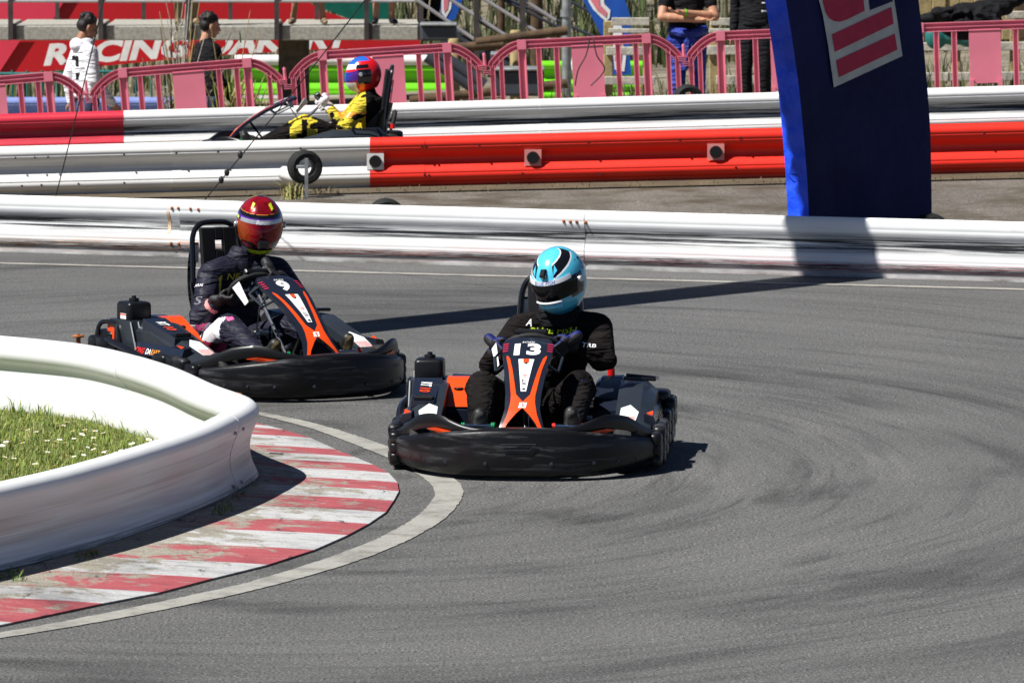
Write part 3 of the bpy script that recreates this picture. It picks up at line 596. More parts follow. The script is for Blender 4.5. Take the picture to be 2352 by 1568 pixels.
def build_kart(number):
    root = empty('go_kart')
    # floor and frame
    mb = MB(); mb.prism([(-.36, .62), (.36, .62), (.33, -.3), (.22, -.8), (-.22, -.8), (-.33, -.3)], lambda a, b: Vector((a, b, .045)), lambda a, b: Vector((a, b, .055))); mb.build('floor_tray', 'dark_grey', root, 0)
    fr = MB()
    for s in (-1, 1):
        fr.tube(spline([(s * .2, -.86, .085), (s * .3, -.55, .075), (s * .36, -.1, .075), (s * .36, .5, .075), (s * .3, .82, .085)], 5), .016, 8)
        fr.tube(spline([(s * .3, -.6, .08), (s * .56, -.46, .10), (s * .62, -.2, .11), (s * .62, .35, .11), (s * .5, .6, .09), (s * .36, .66, .08)], 5), .014, 8)
    for y in (-.62, -.05, .45, .8): fr.tube([(-.33, y, .075), (.33, y, .075)], .015, 8)
    fr.build('chassis_frame', 'gloss_black', root)
    MB().tube([(-.5, .60, .138), (.5, .60, .138)], .02, 10).build('rear_axle', 'steel', root)
    # wheels
    for s in (-1, 1):
        for y, r, wd, x in ((-.56, .127, .115, .50), (.60, .138, .16, .53)):
            wroot = empty('wheel', (s * x, y, r)); wroot.parent = root; h = wd / 2
            t = MB(); t.lathe([(r * .52, -h * .8), (r * .62, -h), (r * .86, -h * 1.02), (r * .97, -h * .82), (r, -h * .5), (r, h * .5), (r * .97, h * .82), (r * .86, h * 1.02), (r * .62, h), (r * .52, h * .8)], (0, 0, 0), 'x', 28); t.build('tyre', 'rubber', wroot)
            m = MB(); m.lathe([(r * .54, -h * .82), (r * .5, -h * .6), (r * .2, -h * .2), (r * .2, h * .2), (r * .5, h * .6), (r * .54, h * .82)], (0, 0, 0), 'x', 20); m.lathe([(0, h * .3), (r * .2, h * .3), (r * .2, -h * .3), (0, -h * .3)], (0, 0, 0), 'x', 12); m.build('rim', 'steel', wroot)
    # ---- front bumper: low curved panel, with its raised lip and side humps
    bp = MB(); n = 48; secs = []
    for i in range(n + 1):
        x = -.665 + 1.33 * i / n; e = abs(x) / .665; y = yfront(x)
        zt_, zb = .244 - .092 * e ** 2.2, .014 + .02 * e ** 4
        nx = (yfront(x + .01) - yfront(x - .01)) / .02; l = math.hypot(nx, 1); N = Vector((nx / l, -1 / l, 0)); P = Vector((x, y, 0))
        q = lambda o, z: P + N * o + Vector((0, 0, z))
        zm = (zt_ + zb) / 2
        secs.append([q(-.075, zt_ + .012), q(-.02, zt_ + .010), q(.002, zt_ + .003), q(.008, zt_ - .005), q(.012, zt_ - .02), q(.014, zm + .02), q(.013, zm - .02), q(.009, zb + .045), q(-.002, zb + .016), q(-.028, zb), q(-.07, zb + .004), q(-.06, zm)])
    bp.loft(secs); fb = bp.build('front_bumper', 'bumper_plastic', root, 45)
    def hump(x):
        e = abs(x) / .65; return .252 + .058 * math.exp(-((e - .66) / .2) ** 2) - .07 * max(0, e - .8) / .2
    wg = MB(); secs = []
    for i in range(n + 1):
        x = -.645 + 1.29 * i / n; e = abs(x) / .645; z = hump(x); y = yfront(x * 1.0) + .035 + .02 * e
        hh = .012 + .020 * math.exp(-((e - .7) / .28) ** 2) + .008 * e; tt = .016 + .006 * e
        secs.append([Vector((x + sin(a) * 0, y + tt * cos(a), z - hh + hh * sin(a))) for a in [2 * pi * j / 10 for j in range(10)]])
    wg.loft(secs); wg.build('bumper_wing', 'black_plastic', fb, 60)
    for s in (-1, 1):      # orange flash inside the slot, ribs, corner lobes
        m = MB(); m.hull([Vector((s * a, yfront(a) + d, z)) for a, z in ((.25, .212), (.33, .206), (.46, .232), (.42, .242), (.34, .232)) for d in (.028, .045)]); m.build('slot_insert', 'orange', fb, 0)
        for a in (.16, .36, .47, .55):
            m = MB(); m.lathe([(0, .010), (.009, .008), (.011, 0), (.011, -.01)], Vector((s * a, yfront(a) - .012, .085)), 'y', 10, rot=Matrix.Rotation(pi, 3, 'Z')); m.build('rivet', 'dark_grey', fb)
        lb = MB()
        for k, (y, zz) in enumerate(((-.50, (.055, .105, .155)), (-.40, (.06, .12, .18)))):
            for z in zz: lb.sbox((s * (.638 + .014 * k), y + .03, z), (.07, .135, .075), .6, n=16, m=10)
        lb.build('corner_buffer', 'bumper_plastic', fb, 60)
    m = MB(); f = lambda a, b: Vector((a, yfront(a) - .0225 - .0, .17 + b))
    for p, q in (((-.085, .012), (.085, .014)), ((.085, .014), (.055, -.016)), ((.055, -.016), (-.075, -.014))): m.tube([f(*p), f(*q)], .0022, 5)
    m.build('moulded_mark', 'dark_grey', fb)
    # ---- nose fairing
    w = [(0, .092, .115), (.06, .070, .105), (.115, .035, .092), (.15, 0, .086), (.25, 0, .088), (.36, 0, .098), (.46, 0, .108), (.56, 0, .118), (.66, 0, .128), (FLEN - .07, 0, .122), (FLEN - .02, 0, .11), (FLEN, 0, .09)]
    w = dense(w, 3)
    fb2 = MB()
    top, bot = [], []
    pan = MB()
    k = 8
    def ring(a, lo, hi):
        if lo > .001: return None
        us = [lerp(-hi, hi, j / k) for j in range(k + 1)]; return [fair(u, a, 0) for u in us] + [fair(u, a, -.022) for u in reversed(us)]
    rings = [ring(a, l, h) for a, l, h in w]; rings = [r for r in rings if r]; pan.loft(rings)
    for s in (-1, 1):
        pan.loft([[fair(s * l, a, 0), fair(s * (l + h) / 2, a, .002), fair(s * h, a, 0), fair(s * h, a, -.022), fair(s * l, a, -.022)] for a, l, h in w if a <= .1501])
    nf = pan.build('nose_fairing', 'carbon_panel', root, 50)
    de = MB(); o = .003
    for s in (-1, 1):
        strip(de, dense([(.002, s * .094, s * .113), (.06, s * .068, s * .090), (.115, s * .03, s * .072), (.15, 0, s * .066)]), o, 0)
        strip(de, dense([(.15, 0, s * .066), (.19, 0, s * .060)]), o, 0)
        strip(de, dense([(.19, 0, s * .060), (.235, s * .034, s * .060)]), o, 0)
        strip(de, dense([(.235, s * .034, s * .060), (.42, s * .062, s * .080), (.53, s * .082, s * .098), (.555, s * .094, s * .1)]), o, 0)
    de.build('orange_fork', 'orange', nf, 0, fix=False)
    de = MB(); strip(de, dense([(.258, -.013, .013), (.515, -.039, .039)]), o, 0); ws = de.build('white_stripe', 'decal_white', nf, 0, fix=False)
    de = MB(); strip(de, [(.478, -.013, .013), (.513, -.014, .014)], o + .002, 0); de.build('stripe_tip', 'orange', ws, 0, fix=False)
    de = MB(); put_text(de, 'RT', .022, lambda a, b: fair(-b, .325 + a, o + .004), 0, shear=.15); put_text(de, '10', .022, lambda a, b: fair(-b, .372 + a, o + .004), 1, shear=.15); de.build('stripe_lettering', ['decal_dark', 'orange'], ws, 0, fix=False)
    for a in (.275, .475): de = MB(); de.lathe([(0, .004), (.006, .004), (.008, 0)], fair(0, a, .004), 'z', 10); de.build('fairing_bolt', 'decal_dark', nf)
    de = MB(); strip(de, [(.148, -.020, .016), (.182, -.014, .022)], o + .002, 0, 2); put_text(de, 'S', .022, lambda a, b: fair(a + .001, .165 + b, o + .004), 1, bold=.02); de.build('badge', ['decal_white', 'orange'], nf, 0, fix=False)
    de = MB(); put_text(de, number, .118, lambda a, b: fair(a, .612 + b, o), 0, wid=.132 if len(number) == 2 else .072, bold=.045, space=1.1); de.build('race_number', 'decal_white', nf, 0, fix=False)
    de = MB(); put_text(de, 'SODI', .014, lambda a, b: fair(a, .682 + b, o), 0, wid=.062, bold=.01, shear=.2); de.build('maker_lettering', 'decal_white', nf, 0, fix=False)
    for s in (-1, 1):       # dark red stripes on the shoulders
        for j in range(4): de = MB(); strip(de, [(.60 + .024 * j, s * (.098 + .0), s * .122), (.612 + .024 * j, s * .095, s * .124)], o, 0, 2); de.build('red_flash', 'race_crimson', nf, 0, fix=False)
    for s in (-1, 1):       # side winglets of the fairing: open triangular frames
        m = MB(); a_ = fair(s * .125, .66, -.01); b_ = fair(s * .11, .50, -.015); c_ = Vector((s * .165, a_.y + .03, a_.z - .045)); d_ = Vector((s * .15, b_.y + .05, b_.z - .035))
        m.hull([p + Vector((0, y, 0)) for p in (a_, c_) for y in (0, .03)] + [a_ + Vector((0, .05, 0))]); m.tube([a_, c_, d_, b_], .007, 6); m.tube([c_ + Vector((s * .003, -.004, 0)), d_ + Vector((s * .003, -.004, 0))], .008, 6)
        m.build('winglet', 'dark_grey', nf, 30)
        m = MB(); q = [Vector((s * .17, -.13, .595)), Vector((s * .195, -.10, .56)), Vector((s * .165, -.19, .47)), Vector((s * .15, -.2, .49))]
        if s < 0: m.hull([p + Vector((0, y, 0)) for p in q for y in (0, .006)]); m.build('timing_plate', 'decal_white', nf, 0)
    m = MB(); m.tube([fair(0, .3, -.03), (0, -.45, .22), (0, -.6, .08)], .012, 6); m.tube([(-.09, -.72, .26), (-.1, -.7, .08)], .012, 6); m.tube([(.09, -.72, .26), (.1, -.7, .08)], .012, 6); m.build('fairing_bracket', 'gloss_black', nf)
    m = MB(); m.rbox((-.07, -.12, .30), (.05, .06, .045), .008); m.lathe([(.02, -.03), (.02, .03)], (-.02, -.12, .31), 'x', 12); m.tube([(-.07, -.14, .32), (-.08, -.2, .45), (-.06, -.25, .52)], .005, 6); m.build('steering_joint', 'steel', root)
    # steering
    sw = empty('steering_wheel', (0, .03, .54)); sw.parent = root; sw.rotation_euler = (radians(-52), 0, 0)
    m = MB(); R = .14
    ring_ = [Vector((R * cos(a), R * sin(a) * .74, 0)) for a in [2 * pi * j / 36 for j in range(37)]]; m.tube(ring_, .016, 10, cap=False); m.build('rim', 'rubber', sw)
    m = MB()
    for a in (pi * .5 * 0 + .15, pi - .15, -pi / 2): m.tube([(0, 0, -.02), (R * cos(a), R * sin(a) * .74, 0)], .011, 6)
    m.lathe([(0, -.03), (.035, -.03), (.035, 0), (0, 0)], (0, 0, 0), 'z', 16); m.build('spokes', 'dark_grey', sw)
    m = MB(); m.rbox((0, -.085, .02), (.16, .075, .035), .01); m.build('dash_display', 'black_plastic', sw, 30); MB().rbox((0, -.085, .039), (.03, .02, .004), .001).build('display_light', 'lamp_red', sw, 0)
    MB().tube([(0, .03, .57), (0, -.38, .18), (0, -.5, .1)], .011, 8).build('steering_column', 'steel', root)
    # pedals, left green ended, right red ended
    for s, c in ((-1, 'foot_green'), (1, 'foot_red')):
        m = MB(); m.tube([(s * .15, -.66, .235), (s * .29, -.66, .235)], .011, 10, 0); m.tube([(s * .20, -.66, .235), (s * .19, -.6, .08)], .008, 6, 0)
        for x in (.145, .152, .292, .297): m.lathe([(0, -.005), (.016, -.005), (.016, .005), (0, .005)], (s * x, -.66, .235), 'x', 12, 1)
        m.build('pedal', ['chrome', c], root)
    # ---- seat: bucket shell with bolsters
    st = MB(); secs = []
    for y, z, hw, dp in ((.04, .13, .18, .06), (.16, .10, .20, .11), (.31, .09, .205, .17), (.44, .13, .205, .22), (.52, .25, .20, .20), (.56, .42, .195, .15), (.59, .52, .17, .08), (.60, .56, .14, .03)):
        tl = max(0, min(1, (y - .3) / .25)); row = []
        for j in range(13):
            a = -1 + 2 * j / 12; up = dp * abs(a) ** 3; row.append(Vector((hw * a, y - up * tl, z + up * (1 - tl))))
        secs.append(row + [p + Vector((0, .012 * tl + .003, -.014 * (1 - tl) - .002)) for p in reversed(row)])
    st.loft(secs); st.v = [(x + .03, y, z) for x, y, z in st.v]; st.build('seat', 'seat_shell', root, 50)
    hb = MB()
    for s in (-1, 1): hb.tube(spline([(s * .17, .60, .10), (s * .165, .60, .40), (s * .155, .63, .66), (s * .14, .655, .80), (s * .09, .665, .862), (0, .67, .872)], 6), .016, 8)
    hb.tube([(-.16, .615, .50), (.16, .615, .50)], .012, 8); hb.v = [(x + .055, y - .06, z) for x, y, z in hb.v]; hb.build('seat_hoop', 'gloss_black', root)
    pl = MB(); 
    for (x0, x1, z0, z1) in ((-.112, -.025, .46, .845), (.025, .112, .46, .845), (-.027, .027, .46, .72), (-.027, .027, .775, .845)):
        pl.rbox(((x0 + x1) / 2, .595 + .13 * ((z0 + z1) / 2 - .6), (z0 + z1) / 2), (x1 - x0 + .004, .03, z1 - z0 + .004), .008, rot=Matrix.Rotation(-.13, 3, 'X'))
    pl.v = [(x + .055, y - .06, z) for x, y, z in pl.v]; pl.build('headrest', 'seat_shell', root, 30)
    m = MB()
    for s in (-1, 1):
        m = MB(); pts = spline([(s * .12, .67, .76), (s * .15, .65, .62), (s * .16, .62, .46), (s * .15, .58, .34)], 5); m.loft([[p + Vector((-.025, 0, 0)), p + Vector((.025, 0, 0)), p + Vector((.025, .006, 0)), p + Vector((-.025, .006, 0))] for p in pts]); m.v = [(x + .055, y - .06, z) for x, y, z in m.v]; m.build('harness_strap', 'cloth_black', root, 40)
    m = MB(); m.rbox((-.07, .60, .70), (.045, .012, .10), .004); m.build('hoop_plate', 'decal_white', root, 30)
    m = MB(); m.tube(spline([(.20, .6, .42), (.27, .62, .50), (.33, .62, .48), (.36, .6, .40)], 6), .018, 10, 0); m.tube([(.36, .6, .405), (.363, .6, .365)], .02, 10, 1); m.build('air_hose', ['rubber', 'lamp_red'], root)
    # ---- side pods
    for s in (-1, 1):
        pod = MB(); prof = [(-.47, .20), (-.36, .232), (-.12, .305), (.10, .365), (.40, .365), (.54, .30), (.58, .18), (.58, .075), (-.47, .075)]
        x0, x1 = (.43, .61)
        def sec(x, dz): return [Vector((s * x, y, z if z < .1 else z + dz * (z - .1) / .3)) for y, z in prof]
        pod.loft([sec(x0, -.01), sec(x0 + .03, 0), sec(x1 - .06, 0), sec(x1, -.06)])
        pd = pod.build('side_pod', 'dark_grey', root, 25)
        sk = MB(); path = spline([(s * .60, -.48, 0), (s * .65, -.38, 0), (s * .66, -.1, 0), (s * .655, .3, 0), (s * .63, .5, 0), (s * .57, .6, 0)], 6)
        sk.loft([[p + Vector((s * a, 0, z)) for a, z in ((-.07, .06), (-.01, .05), (.006, .075), (0, .10), (.01, .125), (-.005, .165), (-.03, .185), (-.08, .20))] for p in path]); sd_ = sk.build('side_skirt', 'bumper_plastic', pd, 35)
        for yy in ((-.28, -.13), (.32, .46)):
            lb = MB()
            for j, y in enumerate(yy):
                for z in (.07, .13, .185): lb.sbox((s * (.648 + (.008 if j else 0)), y, z), (.065, .16, .075), .6, n=16, m=10)
            lb.build('side_buffer', 'bumper_plastic', pd, 60)
        # slope panel with white pentagon and fine red lines, laid on the front slope
        ax = Vector((1, 0, 0)); P0, P1 = Vector((0, -.36, .232)), Vector((0, -.12, .305)); ay = (P1 - P0).normalized(); N = ax.cross(ay)
        pm = lambda a, b, o_=.003: P0 + Vector((s * a, 0, 0)) + ay * b + N * (o_ if N.z > 0 else -o_)
        m = MB(); pent = [(.45, -.03), (.53, -.03), (.545, .11), (.50, .2), (.455, .16)]; m.add([pm(*p) for p in pent], [tuple(range(5))], 0)
        for j in range(6): m.add([pm(.452, -.025 + .014 * j, .005), pm(.53, -.025 + .014 * j, .005), pm(.53, -.021 + .014 * j, .005), pm(.452, -.021 + .014 * j, .005)], [(0, 1, 2, 3)], 1)
        m.add([pm(.575, .02), pm(.615, .05), pm(.615, .13), pm(.575, .09)], [(0, 1, 2, 3)], 2)
        m.build('pod_decal', ['decal_white', 'decal_red', 'orange'], pd, 0, fix=False)
        m = MB(); f0 = lambda a, b: Vector((s * (.6895 + .008), s * a + .1, .15 + b))
        tm = lambda dx: (lambda a, b: Vector((s * (.7 - b * .40), s * -1 * -(a + dx) * 1.0 + .08, .147 + b)))
        put_text(m, 'RACING', .03, tm(-.11), 0, wid=.17, bold=.02, shear=.2); put_text(m, 'DA', .03, tm(.02), 1, wid=.06, bold=.02, shear=.2); put_text(m, 'KART', .03, tm(.105), 2, wid=.1, bold=.02, shear=.2)
        # lettering sits on a smooth plate above the buffers
        vs = [(x + s * .0, y, z + .075) for x, y, z in m.v]; m.v = [(x - s * .0605, y, z - .006) for x, y, z in vs]
        plt = MB(); plt.hull([Vector((s * x, y, z)) for x, z in ((.575, .185), (.645, .192), (.622, .255), (.575, .265)) for y in (-.34, .42)]); plt.build('side_panel', 'carbon_panel', pd, 20)
        m.build('side_lettering', ['decal_red', 'decal_white', 'decal_amber'], pd, 0, fix=False)
        # seat-side cowl with orange top
        cw = MB(); cw.loft([[Vector((s * x, y, z)) for x, z in ((.30, .12), (.30, zz - .02), (.325, zz), (.43, zz + .005), (.45, zz - .02), (.45, .12))] for y, zz in ((.02, .24), (.10, .29), (.28, .365), (.48, .375), (.54, .33))]); cwo = cw.build('cowl', 'carbon_panel', root, 30)
        if s < 0:
            m = MB(); zz = lambda y: .243 + (y - .02) * .56 if y < .1 else (.293 + (y - .1) * .417 if y < .28 else .368 + (y - .28) * .05)
            m.add([Vector((s * x, y, zz(y) + .012)) for y in (.025, .1, .28, .33) for x in (.315, .445)], [(0, 1, 3, 2), (2, 3, 5, 4), (4, 5, 7, 6)], 0); m.lathe([(0, .006), (.022, .005), (.026, 0)], (s * .38, .17, zz(.17) + .013), 'z', 16, 1); m.build('orange_panel', ['orange', 'gloss_black'], cwo, 0, fix=False)
    # engine side: fuel tank, housing, guard tubes, tail lamps
    tk = MB(); tk.sbox((-.545, .42, .405), (.15, .17, .12), .3); tko = tk.build('fuel_tank', 'black_plastic', root, 35)
    m = MB(); m.lathe([(0, .03), (.012, .03), (.014, .018), (.028, .016), (.03, .002), (.018, 0), (.018, -.01)], (-.545, .42, .465), 'z', 10); m.build('tank_cap', 'black_plastic', tko)
    MB().box((-.6215, .40, .385), (.003, .07, .03)).build('warning_label', 'decal_white', tko, 0); MB().box((-.623, .40, .395), (.003, .07, .006)).build('label_stripe', 'orange', tko, 0)
    hs = MB(); hs.hull([Vector((x, y, z)) for x, y, z in ((-.645, .20, .15), (-.455, .20, .15), (-.635, .29, .365), (-.46, .29, .365), (-.635, .54, .365), (-.46, .54, .365), (-.645, .58, .15), (-.455, .58, .15))]); hso = hs.build('engine_housing', 'dark_grey', root, 20)
    m = MB()
    for x in (-.648, -.60): m.tube([(x + .012, .205, .18), (x + .014, .286, .36)], .005, 6)
    m.build('housing_trim', 'galv', hso)
    wx = MB(); wx.hull([Vector((x, y, z)) for x, y, z in ((-.59, -.17, .305), (-.475, -.17, .305), (-.60, -.17, .2), (-.475, -.17, .2), (-.60, .20, .385), (-.465, .20, .385), (-.61, .20, .2), (-.465, .20, .2))]); wxo = wx.build('engine_cover', 'carbon_panel', root, 20)
    sl = Vector((0, .37, .08)).normalized(); nn = Vector((1, 0, 0)).cross(sl); tm = lambda dx: (lambda a, b: Vector((-.535, .04, .3505)) + Vector((1, 0, 0)) * b + sl * (-(a + dx)) * -1 * -1 + nn * .004)
    m = MB(); put_text(m, 'RT', .055, tm(-.045), 0, wid=.075, bold=.03, shear=.2); put_text(m, '10', .055, tm(.045), 1, wid=.075, bold=.03, shear=.2); m.build('cover_lettering', ['decal_white', 'orange'], wxo, 0, fix=False)
    m = MB(); m.rbox((-.53, -.135, .318), (.10, .05, .022), .006); m.build('filler_cap', 'black_plastic', wxo, 30)
    gt = MB(); gt.tube(spline([(-.63, .60, .10), (-.67, .62, .26), (-.66, .60, .335), (-.645, .47, .34), (-.65, .40, .27), (-.645, .38, .2)], 6), .013, 8); gt.tube(spline([(-.66, .60, .25), (-.68, .3, .225), (-.66, -.02, .16)], 6), .02, 8); gt.build('guard_tube', 'gloss_black', root)
    for y in (.40, .50):
        MB().rbox((-.662, y, .185), (.02, .05, .03), .006).build('marker_lamp', 'lamp_red', root, 30)
    MB().hull([Vector((x, y, z)) for x, y, z in ((-.648, .47, .18), (-.648, .575, .18), (-.642, .47, .345), (-.642, .55, .345), (-.63, .47, .18), (-.63, .57, .18), (-.63, .47, .345))]).build('tail_panel', 'orange', root, 0)
    # right pod machinery under an open frame
    m = MB(); m.tube([(.445, .25, .385), (.60, .25, .38), (.605, .46, .365), (.445, .46, .38)], .010, 8); m.build('pod_frame', 'gloss_black', root)
    # rear bumper and wheel guards
    rb = MB(); path = spline([(-.62, .52, .12), (-.635, .66, .13), (-.55, .76, .14), (0, .79, .15), (.55, .76, .14), (.635, .66, .13), (.62, .52, .12)], 8)
    rb.loft([[p + Vector((a * (1 if abs(p.x) > .6 else .3) * (1 if p.x > 0 else -1), a * (1 if p.y > .7 else .2), z)) for a, z in ((-.03, -.07), (.03, -.06), (.045, 0), (.03, .07), (-.03, .08), (-.04, 0))] for p in path]); rbo = rb.build('rear_bumper', 'bumper_plastic', root, 40)
    for s in (-1, 1):
        m = MB()
        for k, y in enumerate((.55, .65)):
            for z in (.08, .15, .22): m.sbox((s * (.650 + .008 * (z > .1)), y, z), (.075, .15, .085), .55, n=16, m=10)
        m.sbox((s * .575, .60, .262), (.18, .24, .07), .5); m.build('wheel_guard', 'bumper_plastic', rbo, 60)
    return root
kart13 = build_kart('13'); kart9 = build_kart('9')
kart13.location = (.10, 31.72, 0); kart13.rotation_euler = (0, 0, radians(-4)); kart9.location = (-1.425, 35.45, 0); kart9.rotation_euler = (0, 0, radians(30))
tag(kart13, 'black and orange rental kart number 13 leading past the kerb', 'go kart', 'karts out on the circuit')
tag(kart9, 'black and orange rental kart number 9 behind the curved white guard rail', 'go kart', 'karts out on the circuit')
kartY = build_kart('5'); yk = at(735, 300, 53.8); kartY.location = (yk.x, 53.8, zt(yk.x, 53.8) + .004 - .0); kartY.rotation_euler = (0, 0, radians(-87))
tag(kartY, 'kart seen from the side between the far and middle guard rails', 'go kart', 'karts out on the circuit')

# ================================================================== PEOPLE
def frame(X, Y):
    X = Vector(X).normalized(); Y = Vector(Y); Y = (Y - X * Y.dot(X)).normalized(); Z = X.cross(Y); return Matrix((X, Y, Z)).transposed()
def grip_hand(mb, c, X, Y, side=1, sc=1.0, tr=.017):
    """a hand closed round a bar through c along X; Y runs from wrist to knuckles; thumb on the +X*side end"""
    R = frame(X, Y); P = lambda x, y, z: Vector(c) + R @ (Vector((x, y, z)) * sc)
    mb.ell(P(0, -.045, .012), (.043 * sc, .042 * sc, .021 * sc), R); mb.cap(P(0, -.06, .008), .03 * sc, P(0, -.105, .0), .029 * sc)
    for i, L in enumerate((.93, 1.05, 1.0, .82)):
        x = side * (.033 - .022 * i); q = tr + .009
        pts = [P(x, -.02, .026), P(x, .014 * L, q + .008), P(x, (q + .006) * L, .004), P(x, .012, -q - .002), P(x, -.008, -q - .004)]
        for a, b, ra, rb in zip(pts, pts[1:], (.0112, .0108, .0100, .0092), (.0108, .01, .0092, .0084)): mb.cap(a, ra * sc, b, rb * sc, 8)
    a, b, d, e = P(side * .032, -.05, -.004), P(side * .042, -.026, -.014), P(side * .028, -.002, -.028), P(side * .006, .012, -.028)
    for p, q, r in ((a, b, .0135), (b, d, .0118), (d, e, .0105)): mb.cap(p, r * sc, q, r * .9 * sc, 8)
def rest_hand(mb, w, d, palm, side=1, sc=1.0, curl=.35):
    """relaxed hand: wrist w, direction d, palm normal, five unequal fingers"""
    Y = Vector(d).normalized(); Z = Vector(palm); X = Y.cross(Z).normalized(); R = frame(X, Y); P = lambda x, y, z: Vector(w) + R @ (Vector((x, y, z)) * sc)
    mb.ell(P(0, .05, 0), (.040 * sc, .05 * sc, .016 * sc), R); mb.cap(P(0, -.01, 0), .026 * sc, P(0, .03, 0), .028 * sc)
    for i, L in enumerate((.068, .076, .071, .055)):
        x = side * (.030 - .0205 * i); b0 = P(x, .088 - .004 * abs(i - 1), 0); p = b0
        for j, f in enumerate((.45, .31, .24)):
            an = curl * (j + .6); n_ = p + R @ (Vector((0, cos(an), -sin(an))) * (L * f * sc)); mb.cap(p, (.0095 - .0008 * j) * sc, n_, (.009 - .0008 * j) * sc, 8); p = n_
    a, b, e = P(side * .034, .03, -.004), P(side * .058, .06, -.012), P(side * .062, .088, -.02); mb.cap(a, .0125 * sc, b, .0108 * sc, 8); mb.cap(b, .0106 * sc, e, .009 * sc, 8)
def torso(mb, pts, wd, dp, fwd):
    fwd = Vector(fwd); secs = []
    for i, (p, a, b) in enumerate(zip(pts, wd, dp)):
        t = (Vector(pts[min(i + 1, len(pts) - 1)]) - Vector(pts[max(i - 1, 0)])).normalized(); x = t.cross(fwd).normalized(); y = x.cross(t)
        secs.append([Vector(p) + x * a * cos(k) + y * b * sin(k) for k in [2 * pi * j / 18 for j in range(18)]])
    mb.loft(secs)
def chain(mb, pts, rs, n=12):
    for a, b, ra, rb in zip(pts, pts[1:], rs, rs[1:]): mb.cap(a, ra, b, rb, n)
def helmet_pt(th, ph, k=1.0, grow=0.0):
    dx, dy, dz = sin(th) * cos(ph), -cos(th) * cos(ph), sin(ph); x, y, z = .124 * dx, .150 * dy + .008, .150 * dz
    if dy < 0 and dz < .15: f = min(1, (.15 - dz) / .9) * (-dy) ; y -= .034 * f; x *= 1 - .10 * f
    if dz < 0: x *= 1 + .05 * dz; z *= 1.12
    lim = -.140 - .030 * max(0, -dy) + .03 * max(0, dy); z = max(z, lim)
    s = 1 + grow; return Vector((x * s * k, y * s * k, z * s * k))
def helmet(parent, c, rot, mats, paint, visor_m, strip_m, k=1.0, extras=None):
    hr = empty('helmet', c); hr.parent = parent; hr.rotation_euler = rot
    n, m = 264, 170; mb = MB(); vs = []; fs = []; mi = []
    for i in range(m + 1):
        ph = -pi / 2 + pi * i / m
        for j in range(n): vs.append(helmet_pt(2 * pi * j / n - pi, ph, k))
    for i in range(m):
        for j in range(n):
            fs.append((i * n + j, i * n + (j + 1) % n, (i + 1) * n + (j + 1) % n, (i + 1) * n + j)); th = 2 * pi * (j + .5) / n - pi; ph = -pi / 2 + pi * (i + .5) / m; mi.append(paint(th, ph))
    mb.v = [tuple(v) for v in vs]; mb.f = fs; mb.mi = mi; mb.build('helmet_shell', mats, hr, 60, fix=False)
    def patch(name, t0, t1, p0, p1, matn, grow, nn=28, mm=8, bend=0.0):
        q = MB(); rows = []
        for i in range(mm + 1):
            rows.append([helmet_pt(lerp(t0, t1, j / nn), lerp(p0, p1, i / mm) + bend * (2 * j / nn - 1) ** 2, k, grow) for j in range(nn + 1)])
        w_ = nn + 1; q.v = [tuple(v) for r in rows for v in r]; q.f = [(i * w_ + j, i * w_ + j + 1, (i + 1) * w_ + j + 1, (i + 1) * w_ + j) for i in range(mm) for j in range(nn)]; q.mi = [0] * len(q.f)
        b = len(q.v); rim = [j for j in range(w_)] + [i * w_ + nn for i in range(1, mm + 1)] + [mm * w_ + j for j in range(nn - 1, -1, -1)] + [i * w_ for i in range(mm - 1, 0, -1)]
        q.v += [tuple(Vector(q.v[i]) * (1 - grow * 1.2)) for i in rim]; q.f += [(rim[i], rim[(i + 1) % len(rim)], b + (i + 1) % len(rim), b + i) for i in range(len(rim))]; q.mi += [0] * len(rim)
        return q.build(name, matn, hr, 40)
    patch('visor', -1.25, 1.25, -.44 if visor_m == 'visor_red' else -.32, .20, visor_m, .022, bend=.05)
    patch('visor_strip', -1.05, 1.05, .15, .29, strip_m, .030, bend=.05)
    for s in (-1, 1):
        q = helmet_pt(s * 1.4, .02, k, .01); MB().lathe([(0, .012), (.014, .012), (.018, .006), (.018, -.01)], q, 'z', 14, rot=Vector((s, -.15, 0)).to_track_quat('Z', 'Y').to_matrix()).build('visor_pivot', 'h_silver', hr)
    hr['k'] = k
    if extras: extras(hr, patch)
    return hr
